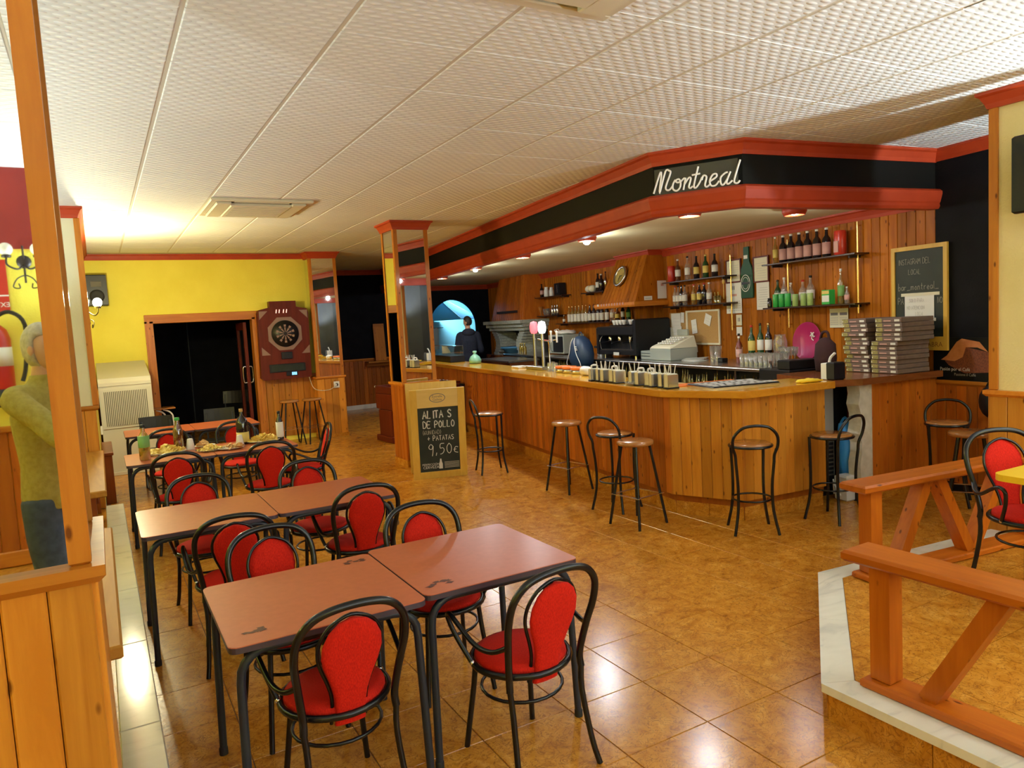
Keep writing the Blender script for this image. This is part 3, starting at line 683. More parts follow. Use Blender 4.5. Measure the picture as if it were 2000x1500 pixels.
# ------------------------------------------------------------------ bar stools
def loop_stool():
    c = thing('bar_stool', 'x', 'stool')
    MB().lathe([(0,.712),(.15,.712),(.165,.722),(.165,.732),(.15,.740),(0,.742)], 22).obj('seat', SEATWOOD, c)
    MB().tube([(.170*math.cos(2*PI*k/24),.170*math.sin(2*PI*k/24),.716) for k in range(24)], .011, 7, True).obj('seat_rim', BLKMETAL, c)
    MB().tube([(.158*math.cos(2*PI*k/24),.158*math.sin(2*PI*k/24),.275) for k in range(24)], .008, 7, True).obj('footrest', BLKMETAL, c)
    for s in (-1, 1):
        MB().tube(catmull([(s*.135,.125,.716),(s*.125,.125,.40),(s*.135,.13,.20),(s*.17,.16,0)], 4), .0125, 8).obj('leg', BLKMETAL, c)
        MB().tube(catmull([(s*.150,-.145,.60),(s*.135,-.13,.40),(s*.14,-.135,.20),(s*.175,-.165,0)], 4), .0125, 8).obj('leg', BLKMETAL, c)
    h = [(.150,-.145,.595),(.154,-.148,.66),(.176,-.168,.735),(.168,-.19,.82),(.11,-.21,.885),(.04,-.218,.905)]
    MB().tube(catmull(h+[(-x,y,z) for x,y,z in h[::-1]], 4), .0125, 8).obj('back_loop', BLKMETAL, c)
    return c
def plain_stool():
    c = thing('wooden_bar_stool', 'x', 'stool')
    MB().lathe([(0,.705),(.145,.705),(.162,.713),(.162,.735),(.148,.745),(0,.746)], 22).obj('seat', SEATWOOD, c)
    for sx in (-1, 1):
        for sy in (-1, 1): MB().tube([(sx*.085,sy*.085,.706),(sx*.175,sy*.175,0)], .0125, 8).obj('leg', BLKMETAL, c)
    q = .148
    for a, b in (((-q,-q),(q,-q)),((q,-q),(q,q)),((q,q),(-q,q)),((-q,q),(-q,-q))):
        A_, B_ = Vector((*a,.27)), Vector((*b,.27)); e = (B_-A_).normalized()*.02
        MB().beam(A_-e, B_+e, .022, .006).obj('foot_bar', STEEL, c)
    return c
LS, ls = loop_stool(), [0]; PS, ps = plain_stool(), [0]; GS = 'stools around the bar'
# rot 0 puts the loop towards -y (towards the camera)
put(LS, ls, (4.12,7.93,0), R(-105), 'loop backed stool at the far end of the bar front, beside the chalkboard', GS)
put(LS, ls, (4.20,5.52,0), R(-72), 'loop backed stool half behind a plain stool near the bar corner', GS)
put(LS, ls, (4.60,4.22,0), R(-35), 'loop backed stool in front of the angled bar corner', GS)
put(LS, ls, (5.36,4.02,0), R(5), 'loop backed stool at the right end of the bar, by the opening', GS)
put(LS, ls, (6.50,3.70,0), R(118), 'loop backed stool against the panelled wall under the coffee poster', GS)
put(PS, ps, (4.285,6.46,0), R(10), 'plain wooden topped stool standing alone along the bar front', GS)
put(PS, ps, (4.02,4.99,0), R(8), 'plain wooden topped stool nearest the tables at the bar corner', GS)
put(PS, ps, (6.1,3.28,0), R(30), 'plain stool half hidden behind the red chair, by the cream pillar', GS)
put(PS, ps, (2.70,12.35,0), R(5), 'tall plain stool under the dartboard, left of the pair', GS)
put(PS, ps, (3.06,12.28,0), R(12), 'tall plain stool under the dartboard, right of the pair', GS)
# ------------------------------------------------------------------ platform rails
def rail(nm, lab, p0, p1, zt, tri):
    p0, p1 = Vector((*p0, 0)), Vector((*p1, 0)); L = (p1-p0).length; a = math.atan2((p1-p0).y, (p1-p0).x)
    r = thing(nm, lab, 'railing', (p0.x, p0.y, .17), a); h = zt-.17
    MB().bbox(0, L, -.095, .095, h-.05, h, .012).obj('handrail', RAIL, r)
    MB().bbox(.07, L, -.075, .075, 0, .04, .008).obj('base_rail', RAIL, r)
    MB().bbox(.10, .19, -.045, .045, .04, h-.05, .006).obj('post', RAIL_Z, r)
    for x0, x1 in tri:
        b = MB().beam((x0,0,.04), (x1,0,h-.05), .07, .085, (0,1,0)); b.obj('brace', RAIL_Z, r)
    return r
rail('platform_railing', 'low pine railing nearest the camera on the raised platform', (2.83,2.02), (2.86,-.6), .77, [(.34,.62),(1.02,.74),(1.30,1.58),(1.9,1.65)])
rail('platform_railing', 'low pine railing along the far edge of the raised platform, by the bar', (3.80,2.72), (5.44,2.52), .77, [(.34,.60),(.98,.70),(1.02,1.32),(1.58,1.4)])
# ------------------------------------------------------------------ benches on the left platform
def bench(lab, x0, x1, y0, y1, zt):
    b = thing('bench', lab, 'bench', (0,0,.17))
    MB().bbox(x0, x1, y0, y1, zt-.22, zt-.17, .008).obj('seat', SEATWOOD2, b)
    for y in (y0+.12, y1-.2): MB().bbox(x0+.05, x1-.075, y, y+.06, 0, zt-.22, .005).obj('leg', MAHOG2, b)
    MB().bbox(x1-.12, x1-.06, y0+.3, y1-.2, zt-.32, zt-.22, .004).obj('apron', MAHOG2, b)
    return b
SEATWOOD2 = wood('glossy_bench_seat', (.46,.215,.034), (.33,.13,.018), 'Y', .5, .0, False, .05, spec=.12); MAHOG2 = wood('bench_leg_wood', (.30,.075,.014), (.20,.042,.008), 'Z', .35, .3, False)
bench('glossy wooden bench on the left platform, beyond the mirrored pillar', -.5, -.015, 2.90, 4.85, .77)
bench('wooden bench against the pale wall end, far along the left platform', -.55, -.03, 6.1, 8.46, .77)
bx = thing('wooden_partition', 'low dark wooden box panel beside the grey cabinet', 'panel', (0,0,0))
MB().bbox(-.055, .045, 9.55, 10.6, 0, .56, .005).obj('panel', MAHOG2, bx); MB().bbox(-.058, .06, 9.53, 10.62, .56, .60, .008).obj('cap', MAHOG2, bx)
# ------------------------------------------------------------------ grey floor standing air unit
ac = thing('air_conditioner', 'large grey white floor standing air conditioner in the far left corner', 'air conditioner', (0,0,0))
s = [(.0,11.55),(.0,12.75)]
sec = [(11.55,.0),(11.55,1.30),(11.62,1.34),(12.75,1.56),(12.75,0)]
x0, x1 = -.03, .63
vv = [(x0,y,z) for y, z in sec]+[(x1,y,z) for y, z in sec]; n_ = len(sec)
sec = [(11.55,.0),(11.55,1.30),(11.60,1.36),(12.75,1.56),(12.75,0)]
MB().add([(x0,y,z) for y, z in sec]+[(x1,y,z) for y, z in sec], [tuple(range(n_)), tuple(range(2*n_-1, n_-1, -1))]+[(i, n_+i, n_+(i+1) % n_, (i+1) % n_) for i in range(n_)]).obj('cabinet', GREYBOX, ac)
MB().bbox(x0+.02, x1-.02, 11.535, 11.55, .66, 1.22, .004).bbox(x0, x1, 11.54, 11.551, 1.255, 1.262, .001).obj('grille_frame', GREYBOX, ac)
MB().box(x0+.06, x1-.06, 11.530, 11.536, .70, 1.18).obj('grille_void', GREYDARK, ac)
for k in range(24):
    xx = x0+.07+k*.0226; MB().box(xx, xx+.011, 11.522, 11.532, .70, 1.18).obj('grille_slat', GREYBOX, ac)
MB().bbox(x0, x1, 11.53, 11.55, .0, .05, .004).obj('plinth', GREYBOX, ac)
MB().bbox(-.052, -.028, 11.5, 11.54, .6, .72, .003).obj('wall_box', PLASTIC_W, ac)
# ------------------------------------------------------------------ ceiling cassettes
def cassette(lab, cx, cy, rot=0):
    c = thing('ceiling_cassette', lab, 'air conditioner', (cx, cy, ZC), rot)
    f = MB(); 
    for b in ((-.5,.5,-.5,-.44),(-.5,.5,.44,.5),(-.5,-.44,-.44,.44),(.44,.5,-.44,.44)): f.bbox(*b, -.03, 0, .006)
    f.obj('frame', PLASTIC_C, c)
    MB().box(-.45,.45,-.45,.45,-.012,-.004).obj('duct_void', GREYDARK, c)
    MB().bbox(-.30,.30,-.36,.36,-.06,-.02,.01).obj('grille_panel', PLASTIC_C, c)
    for sx in (-1, 1):
        MB().bbox(sx*.37-.07, sx*.37+.07, -.42, .42, -.052, -.02, .008).obj('flap', PLASTIC_C, c)
    for k in range(9): MB().box(-.26, .26, -.3+k*.07, -.29+k*.07, -.064, -.058).obj('louvre', PLASTIC_C, c)
    for sy in (-1, 1): MB().box(-.27, .27, sy*.40-.012, sy*.40+.012, -.03, -.022).obj('air_vane', PLASTIC_C, c)
    return c
PLASTIC_C = mat('cream_plastic', (.66,.60,.44), .4)
cassette('cream ceiling air cassette over the tables, seen whole', 1.60, 8.20)
cassette('cream ceiling air cassette cut by the top edge of the photo', 1.65, 2.27)
# ------------------------------------------------------------------ downlights under the canopy
for k, (x, y, lit, where) in enumerate([(5.87,12.9,0,'farthest along the bar'),(5.55,10.85,1,'second from the far end, glowing white'),(5.37,9.0,0,'third from the far end'),(5.11,7.08,1,'above the middle of the bar, glowing white'),(4.95,5.20,0,'above the bar corner'),(6.10,4.95,0,'above the right end of the bar')]):
    t = thing('downlight', 'red rimmed round downlight under the canopy, '+where, 'lamp', (x, y, 2.80), 0, 'downlights under the canopy')
    MB().lathe([(.075,0),(.115,-.002),(.118,-.04),(.10,-.075),(.085,-.075),(.07,-.03),(.07,0)], 20).obj('rim', REDTRIM, t)
    MB().ell((0,0,-.085 if lit else -.045), (.042,.042,.03), 12, 6).obj('bulb', BULB_N, t)
    e = E_SPOT*(1, 1, 1, 1, .6, .2)[k]; z = 2.80-(.135 if lit else .11)
    lamp('downlight_glow', 'POINT', (x, y, z), e*.38, (.86,.95,1), .035); lamp('downlight_beam', 'SPOT', (x, y, z), e*.62, (.86,.95,1), .035, (0,0,0), R(140), .4)
# ------------------------------------------------------------------ wall sconces
def sconce(lab, loc, rot, on=True, watts=E_SCONCE, tint=SOFT):
    s = thing('wall_sconce', lab, 'lamp', loc, rot)     # local y points away from the wall
    MB().lathe([(0,0),(.05,0),(.05,.012),(.02,.02),(0,.02)], 14).xf(Matrix.Rotation(-PI/2, 4, 'X')).obj('wall_plate', IRON, s)
    MB().tube(catmull([(0,.02,-.16),(0,.012,0),(0,.03,.12)], 4), .008, 6).obj('stem', IRON, s)
    for q in (-1, 1):
        x = q*.10
        MB().tube(catmull([(0,.015,-.02),(x*.4,.07,-.06),(x,.11,-.03),(x,.115,.02)], 4), .007, 6).obj('arm', IRON, s)
        MB().tube(catmull([(0,.015,-.10),(x*.5,.06,-.13),(x*.8,.05,-.19),(x*.4,.04,-.20),(x*.45,.045,-.165)], 4), .005, 5).obj('scroll', IRON, s)
        MB().lathe([(0,.0),(.03,.004),(.034,.018),(.02,.022)], 12, (x,.115,.02)).obj('cup', IRON, s)
        MB().ell((x,.115,.085), .048, 12, 8).obj('globe', BULB_W if on else LAB_W, s)
        if on:
            M_ = Matrix.Translation(loc) @ Matrix.Rotation(rot, 4, 'Z')
            lamp('sconce_glow', 'POINT', M_ @ Vector((x,.115,.16)), watts, tint, .05)
    return s
sconce('wrought iron wall sconce with two glowing globes in the far left corner', (-.058, 9.75, 2.24), -PI/2, True, E_SCONCE*1.6, WARM)
sconce('wrought iron wall sconce hanging on the yellow wall behind the camera', (-.42, -2.575, 2.5), 0, False)
def uplighter(lab, loc, rot, watts=E_UP):  # bowls out of view, most of them added to brighten the ceiling
    s = thing('unseen_uplighter', lab, 'lamp', loc, rot, None)
    MB().lathe([(.02,-.10),(.09,-.05),(.13,.02),(.135,.06),(.125,.06),(.08,-.03),(0,-.05)], 18, (0,.15,0)).obj('bowl', PLASTIC_W, s); MB().bbox(-.05,.05,0,.04,-.08,.05,.006).obj('bracket', IRON, s)
    M_ = Matrix.Translation(loc) @ Matrix.Rotation(rot, 4, 'Z'); lamp('unseen_uplighter_glow', 'SPOT', M_ @ Vector((0,.15,.075)), watts, SOFT, .06, (PI, 0, 0), R(172), .3)
uplighter('white bowl uplighter on the near cream pillar out of view', (5.75,.30,1.85), 0, E_UP*1.9)
for x, w in ((-1.3,'to the far left'),(.75,'left of the added window'),(5.6,'right of the added window')): uplighter('added bowl uplighter on the yellow wall behind the camera, '+w, (x,-2.6,1.85), 0, E_UP*(.2 if x < 0 else .8 if x < 1 else 1.5))
for y, w in ((-1.2,'behind the camera'),(1.6,'beside the mirrored pillar'),(4.6,'behind the near bench'),(7.4,'behind the far bench')): uplighter('added white bowl uplighter on the left wall, '+w, (-2.2,y,1.85), -PI/2, E_UP*(.25 if y < 0 else .4 if y < 2 else .65))
uplighter('added white bowl uplighter on the rear face of the near cream pillar', (5.75,-.20,1.85), PI, E_UP*2.0)
lamp('kitchen_daylight', 'AREA', (8.8, 18.0, 2.6), E_KITCHEN, COOL, 1.0, (R(15), R(25), 0))
# ------------------------------------------------------------------ lettering
FONT = {
'A':[[(0,0),(.3,1),(.6,0)],[(.12,.38),(.48,.38)]],'B':[[(0,0),(0,1),(.4,1),(.52,.78),(.38,.54),(0,.54)],[(.38,.54),(.58,.28),(.42,0),(0,0)]],'C':[[(.58,.85),(.35,1),(.08,.75),(.05,.3),(.3,0),(.58,.15)]],
'D':[[(0,0),(0,1),(.35,.95),(.58,.6),(.5,.2),(.25,0),(0,0)]],'E':[[(.55,1),(0,1),(0,0),(.55,0)],[(0,.52),(.45,.52)]],'F':[[(.55,1),(0,1),(0,0)],[(0,.52),(.42,.52)]],
'G':[[(.58,.85),(.35,1),(.08,.75),(.05,.3),(.3,0),(.56,.15),(.56,.45),(.34,.45)]],'I':[[(.25,0),(.25,1)]],'J':[[(.45,1),(.45,.2),(.25,0),(.05,.15)]],'L':[[(.05,1),(0,0),(.5,.02)]],
'M':[[(0,0),(.06,1),(.32,.4),(.58,1),(.66,0)]],'N':[[(0,0),(.03,1),(.55,0),(.58,1)]],'O':[[(.3,1),(.05,.7),(.05,.25),(.3,0),(.55,.28),(.55,.72),(.3,1)]],
'P':[[(0,0),(.03,1),(.4,1),(.55,.75),(.38,.5),(.02,.48)]],'R':[[(0,0),(.03,1),(.4,1),(.54,.76),(.38,.5),(.02,.48)],[(.25,.48),(.58,0)]],
'S':[[(.56,.86),(.34,1),(.08,.86),(.14,.6),(.48,.4),(.54,.16),(.3,0),(.02,.14)]],'T':[[(0,1),(.6,1)],[(.3,1),(.28,0)]],'U':[[(.02,1),(.05,.2),(.28,0),(.52,.2),(.56,1)]],'V':[[(0,1),(.28,0),(.58,1)]],'Z':[[(0,1),(.55,1),(0,0),(.55,0)]],
'0':[[(.3,1),(.05,.7),(.05,.25),(.3,0),(.55,.28),(.55,.72),(.3,1)]],'9':[[(.55,.8),(.3,1),(.05,.78),(.12,.55),(.4,.52),(.56,.8),(.5,.2),(.42,-.15)]],'5':[[(.55,1),(.12,1),(.08,.58),(.4,.6),(.55,.35),(.35,.05),(.05,0)]],'6':[[(.5,.95),(.15,.6),(.05,.2),(.28,0),(.5,.2),(.4,.45),(.08,.3)]],
',':[[(.1,.12),(.02,-.14)]],'(':[[(.3,1.1),(.1,.5),(.25,-.1)]],')':[[(.1,1.1),(.3,.5),(.12,-.1)]],'+':[[(0,.45),(.6,.5)],[(.3,.8),(.28,.1)]],'€':[[(.5,.55),(.25,.62),(.08,.4),(.12,.1),(.5,.02)],[(0,.32),(.3,.34)]],'_':[[(0,-.02),(.6,0)]],
'a':[[(.45,.45),(.2,.52),(.03,.25),(.18,0),(.42,.2),(.45,.5),(.45,0)]],'b':[[(.03,1),(.03,0),(.3,.05),(.42,.3),(.25,.5),(.05,.35)]],'r':[[(.05,.5),(.06,0)],[(.06,.32),(.22,.5),(.38,.46)]],'m':[[(0,0),(.03,.5)],[(.03,.38),(.18,.5),(.26,.36),(.26,0)],[(.26,.36),(.42,.5),(.52,.36),(.53,0)]],
'o':[[(.22,.5),(.03,.25),(.2,0),(.42,.22),(.22,.5)]],'n':[[(0,0),(.03,.5)],[(.03,.35),(.2,.5),(.36,.36),(.37,0)]],'t':[[(.2,.85),(.18,.1),(.34,0)],[(.04,.55),(.36,.55)]],'e':[[(.03,.25),(.4,.28),(.24,.5),(.03,.25),(.18,0),(.42,.08)]],'l':[[(.15,1),(.12,.1),(.26,0)]]}
def ribbon(mb, pts, w, nrm):
    n = len(pts); L = []; Rr = []
    for i in range(n):
        a, b = pts[max(0, i-1)], pts[min(n-1, i+1)]; t = (b-a).normalized(); s = t.cross(nrm).normalized()*w/2
        L.append(pts[i]+s); Rr.append(pts[i]-s)
    L[0] -= (pts[1]-pts[0]).normalized()*w*.3; Rr[0] -= (pts[1]-pts[0]).normalized()*w*.3
    mb.add(L+Rr, [(i, n+i, n+i+1, i+1) for i in range(n-1)])
def write(name, text, parent, origin, right, up, size, sw, m, adv=.74, slant=.0, e=.0012, smooth=True, sx=.78):
    right, up = Vector(right).normalized(), Vector(up).normalized(); nrm = right.cross(up); o = Vector(origin)+nrm*e; mb = MB(); x = 0; rr = random.Random(len(text))
    for ch in text:
        if ch == ' ': x += adv*.75; continue
        for st in FONT.get(ch, []):
            P_ = [o+right*((x+q[0]+q[1]*slant)*size*sx)+up*((q[1]+rr.uniform(-.02,.02))*size) for q in st]
            ribbon(mb, catmull(P_, 3) if smooth and len(P_) > 3 else P_, sw, nrm)
        x += adv*(.55 if ch in 'I,(l' else .8 if ch in 'abrontel' else 1.05 if ch in 'Mm' else 1)
    return mb.obj(name, m, parent)
_fc = {}
def type_text(name, text, parent, origin, right, up, size, m, align='CENTER', e=.001, sx=1.0):
    cu_ = bpy.data.curves.new('t', 'FONT'); cu_.body = text; cu_.size = size; cu_.align_x = align; cu_.resolution_u = 2
    ob = bpy.data.objects.new('t', cu_); COL.objects.link(ob); bpy.context.view_layer.update()
    me = bpy.data.meshes.new_from_object(ob.evaluated_get(bpy.context.evaluated_depsgraph_get())); bpy.data.objects.remove(ob); bpy.data.curves.remove(cu_)
    right, up = Vector(right).normalized(), Vector(up).normalized(); nrm = right.cross(up); o = Vector(origin)+nrm*e
    for v in me.vertices: p = v.co.copy(); v.co = o+right*p.x*sx+up*p.y
    me.materials.clear(); me.materials.append(m); me.name = name
    return link(name, me, parent)
def panel(mb, o, right, up, w, h, t, nrm=None):
    o, right, up = Vector(o), Vector(right).normalized(), Vector(up).normalized(); nrm = right.cross(up)
    P4 = [o, o+right*w, o+right*w+up*h, o+up*h]
    return mb.add([p for p in P4]+[p+nrm*t for p in P4], [(3,2,1,0),(4,5,6,7),(0,1,5,4),(1,2,6,5),(2,3,7,6),(3,0,4,7)])
UZ = Vector((0,0,1))
# ------------------------------------------------------------------ neon sign on the canopy corner
ch = Vector((F2.x-F1.x, F2.y-F1.y, 0)); cl = ch.length; cr_ = ch.normalized(); cn_ = cr_.cross(UZ)
ns = thing('neon_sign', 'white script sign reading Montreal on a smoked panel at the canopy corner', 'sign', (0,0,0))
o0 = Vector((F1.x, F1.y, 2.846))+cn_*.03
panel(MB(), o0+cr_*.02, cr_, UZ, cl-.05, .215, .008).obj('smoked_panel', NEONPLATE, ns)
SCRIPT = [[(.13,.02),(.30,.95),(.33,.85),(.27,.0),(.43,1.0),(.52,1.02),(.55,.9),(.43,.3),(.45,.12),(.52,.12),(.60,.3)],
 [(.66,.55),(.60,.35),(.60,.12),(.68,.02),(.76,.15),(.78,.4),(.74,.56),(.66,.5),(.72,.40),(.82,.48)],[(.82,.50),(.88,.58)],[(.90,.58),(.84,.02)],[(.86,.25),(.97,.55),(1.02,.5),(.97,.15),(1.0,.06),(1.06,.14)],
 [(1.20,1.02),(1.09,.2),(1.12,.04),(1.20,.2),(1.28,.5)],[(1.05,.66),(1.24,.68)],[(1.27,.36),(1.31,.56),(1.38,.48),(1.34,.12),(1.38,.02),(1.46,.12)],
 [(1.46,.26),(1.60,.42),(1.60,.56),(1.52,.54),(1.45,.28),(1.48,.05),(1.58,.04),(1.66,.22)],[(1.86,.56),(1.80,.54),(1.70,.36),(1.70,.08),(1.76,.02),(1.86,.30)],[(1.92,.58),(1.83,.15),(1.86,.02),(1.96,.16)],[(2.14,1.05),(2.00,.20),(2.02,.02),(2.08,.02),(2.12,.12)]]
for st in SCRIPT:
    P_ = [o0+cn_*.02+cr_*((q[0]-.1)*cl/2.06)+UZ*(.012+q[1]*.175) for q in st]
    MB().tube(catmull(P_, 4) if len(P_) > 2 else P_, .0078, 7).obj('neon_tube', NEON, ns)
# ------------------------------------------------------------------ pavement chalkboard
sg = thing('chalkboard_sign', 'standing pale wood chalkboard offering chicken wings and potatoes for 9,50', 'sign', (3.19, 8.20, 0), R(-17.5))
lean = Matrix.Rotation(R(8), 4, 'X')     # top leans back (local +y is away from the viewer)
Wd, Hh = .655, 1.11
def brd(m, nm, mt): m.xf(lean); return m.obj(nm, mt, sg)
brd(MB().bbox(0,.085,-.03,.0,0,Hh,.004), 'stile', SIGNWOOD); brd(MB().bbox(Wd-.085,Wd,-.03,.0,0,Hh,.004), 'stile', SIGNWOOD)
brd(MB().bbox(.085,Wd-.085,-.03,.0,.0,.085,.004), 'bottom_rail', SIGNWOOD); PALEW = wood('pale_sign_head', (.72,.52,.18), (.64,.45,.13), 'X', .4, .2, False, .02)
brd(MB().bbox(.085,Wd-.085,-.027,.0,.885,Hh,.003), 'head_board', PALEW); brd(MB().box(.085,Wd-.085,-.018,-.004,.085,.885), 'slate', SLATE)
back = MB().bbox(.0,.085,.0,.025,0,Hh+.03,.004).bbox(Wd-.085,Wd,.0,.025,0,Hh+.03,.004).bbox(.085,Wd-.085,0,.02,.08,Hh+.03,.003)
back.xf(Matrix.Translation((0,.36,0)) @ Matrix.Rotation(R(-8), 4, 'X')).obj('rear_leaf', SIGNWOOD, sg)
LX = Vector((1,0,0)); LU = (lean @ Vector((0,0,1))); LO = lambda x, z: lean @ Vector((x, -.0185, z))
for tx, x, z, sz, sw, ad, mt in (('ALITA S', .145, .755, .090, .014, .80, CHALK), ('DE POLLO', .145, .635, .080, .010, .80, CHALK), ('(6UNIDAD)', .135, .555, .048, .005, .78, CHALK_F), ('+ PATATAS', .19, .475, .058, .007, .82, CHALK), ('9,50€', .195, .300, .128, .008, .86, CHALK)):
    write('chalk_lettering', tx, sg, LO(x, z), LX, LU, sz, sw, mt, ad)
type_text('printed_lettering', 'PERFECCIÓN', sg, LO(.215,.165), LX, LU, .036, CHALK); type_text('printed_lettering', 'CERVEZA', sg, LO(.215,.125), LX, LU, .046, CHALK)
m = MB(); o_ = LO(.335,.115); pf = [(.022,0),(.022,.06),(.012,.09),(.008,.125)]
m.add([lean @ Vector((.335+a, -.0197, .115+b)) for a, b in pf]+[lean @ Vector((.335-a, -.0197, .115+b)) for a, b in pf[::-1]], [tuple(range(8))]); m.obj('bottle_print', CHALK, sg)
m = MB()
for k in range(5): m.box(.38+k*.0, .56, -.0196, -.0194, .12+k*.017, .128+k*.017)
m.xf(lean).obj('building_print', CHALK_F, sg)
ring = [lean @ Vector((.327+.092*math.cos(a), -.0285, 1.00+.052*math.sin(a))) for a in [2*PI*k/36 for k in range(37)]]
m = MB(); ribbon(m, ring, .008, lean @ Vector((0,-1,0))); m.obj('oval_logo', INK, sg)
LO2 = lambda x, z: lean @ Vector((x, -.0275, z))
type_text('logo_lettering', 'Estrella', sg, LO2(.327,1.006), LX, LU, .042, INK); type_text('logo_lettering', 'Galicia', sg, LO2(.327,.968), LX, LU, .042, INK)
# ------------------------------------------------------------------ bar wall fittings (s along the wall, o off the wall)
BR = -D     # viewer's right along the bar wall
def shelf(lab, s0, s1, z, poles=()):
    t = thing('wall_shelf', lab, 'shelf', BW(s0,0,0), ROTB)
    MB().bbox(0, s1-s0, 0, .21, z-.018, z, .003).obj('board', SHELFW, t)
    for q in (.12, s1-s0-.12): MB().prism([(q-.008,0),(q+.008,0),(q+.008,.16),(q-.008,.16)], z-.045, z-.018).obj('bracket', IRON, t)
    return t
SHELFW = wood('dark_shelf', (.045,.018,.010), (.025,.010,.006), 'X', .3, .4, False)
shelf('upper shelf at the right, with six dark bottles and a red tin', .76, 2.16, 2.35); shelf('lower shelf at the right, with green cans in front', .76, 2.16, 1.83)
shelf('upper shelf beside the wooden hood, with spaced bottles', 2.86, 4.33, 2.285); shelf('lower shelf beside the wooden hood, crowded with bottles', 2.86, 4.33, 1.93)
shelf('long shelf of wine bottles below the hood', 5.42, 8.15, 1.745); shelf('short shelf left of the hood', 6.15, 7.0, 2.28)
shelf('highest shelf at the far end, with white jugs', 7.8, 9.32, 2.30); shelf('second shelf at the far end, with cups', 8.05, 9.30, 1.92)
for s, z0, z1, w in ((.87,1.72,2.68,'rightmost'),(1.90,1.58,2.62,'by the green cans'),(2.95,1.56,2.55,'by the calendar')):
    p = thing('shelf_pole', 'thin brass shelf pole on the bar wall, '+w, 'pole', BW(s,.045,0), ROTB); MB().tube([(0,0,z0),(0,0,z1)], .011, 8).obj('pole', BRASS, p)
    for z in (z0+.04, z1-.04): MB().tube([(0,-.04,z),(0,0,z)], .008, 6).obj('wall_fixing', BRASS, p)
_bp = {}
def bottle(loc, lab, gm, lm, cm, h=.31, r=.037, grp=None, cat='bottle', lb=(.22,.52), name='bottle'):
    key = (gm.name, lm.name if lm else '', cm.name, h, r)
    if key in _bp: return dup(_bp[key], loc, ROTB+random.uniform(-.4,.4), lab, grp)
    t = thing(name, lab, cat, loc, ROTB, grp)
    MB().lathe([(r*.9,0),(r,h*.02),(r,h*.56),(r*.86,h*.64),(r*.40,h*.74),(r*.34,h*.93)], 14).obj('glass', gm, t)
    if lm: MB().lathe([(r+.001,h*lb[0]),(r+.0015,h*lb[0]+.001),(r+.0015,h*lb[1]),(r+.001,h*lb[1])], 14).obj('label', lm, t)
    MB().lathe([(r*.36,h*.925),(r*.42,h*.93),(r*.42,h*.995),(0,h)], 10).obj('cap', cm, t)
    _bp[key] = t; return t
def can(loc, lab, m, h, r, grp=None, name='can', cat='can', top=STEEL):
    t = thing(name, lab, cat, loc, ROTB, grp)
    MB().lathe([(r*.88,0),(r,h*.05),(r,h*.94),(r*.9,h)], 16).obj('body', m, t); MB().lathe([(0,h*.985),(r*.86,h*.985),(r*.9,h)], 16).obj('lid', top, t); return t
z = 2.35
bottle(BW(2.04,.10,z), 'slim pale green bottle at the left end of the upper right shelf', G_OIL, LAB_Y, LAB_W, .32, .030)
for k, s in enumerate([1.91,1.78,1.65,1.52,1.38,1.24]):
    bottle(BW(s,.10,z), ORD[k]+' from the left of six dark bottles with pink labels', DARKBOT, LAB_P, LAB_W, .32, .046, 'dark bottles on the upper right shelf', 'bottle', (.10,.50))
t = can(BW(1.05,.10,z), 'tall red cylinder tin at the right end of the upper shelf', RED_TIN, .26, .062, None, 'tin', 'tin', RED_TIN); MB().box(-.03,.03,.058,.064,.03,.15).obj('label', LAB_P, t)
z = 1.83
for s, g_, l_, c_, h, r, w in [(2.05,GREENBOT,LAB_W,DARKBOT,.33,.040,'dark green bottle with a slanted label'),(1.94,G_CLEAR,LAB_W,LAB_W,.35,.040,'clear bottle with a white cap'),(1.83,G_CLEAR,LAB_W,PLASTIC_W,.28,.036,'small clear bottle with a rounded stopper'),(1.64,G_CLEAR,LAB_W,RED_TIN,.30,.044,'square shouldered clear bottle with a red cap'),(1.52,G_CLEAR,LAB_W,PLASTIC_B,.34,.044,'clear bottle with a black cap'),(1.08,G_OIL,LAB_G,PLASTIC_W,.38,.034,'tall pale bottle with a green label at the right')]:
    bottle(BW(s,.07,z), w+' on the lower right shelf', g_, l_, c_, h, r)
bottle(BW(.99,.08,z), 'tiny clear bottle beside the right pole on the lower shelf', G_CLEAR, LAB_P, PLASTIC_W, .18, .026)
for k, s in enumerate([1.98,1.88,1.78]): can(BW(s,.165,z), ORD[k]+' from the left of three bright green cans', GREEN_CAN, .155, .036, 'green cans on the lower right shelf')
for k, s in enumerate([1.66,1.53,1.43]): can(BW(s,.165,z), ORD[k]+' from the left of three pale lime cans', LIME_CAN, .14, .034, 'lime cans on the lower right shelf')
t = thing('carton', 'small green and white juice carton near the right pole', 'carton', BW(1.19,.14,z), ROTB); MB().bbox(-.055,.055,-.04,.04,0,.16,.004).obj('body', GREEN_CAN, t); MB().box(-.05,.05,.04,.042,.03,.10).obj('label', LAB_W, t); MB().box(-.05,.05,.04,.042,.115,.15).obj('label', LAB_Y, t)
t = thing('dark_jar', 'small dark jar at the left end of the lower right shelf', 'jar', BW(2.08,.17,z), ROTB); MB().lathe([(.026,0),(.028,.01),(.028,.09),(.02,.10)], 12).obj('body', DARKBOT, t); MB().lathe([(.024,.10),(.024,.115),(0,.116)], 12).obj('lid', PLASTIC_B, t)
z = 2.285
can(BW(4.24,.10,z), 'red tin at the left end of the upper shelf beside the hood', RED_TIN, .235, .055, None, 'tin', 'tin')
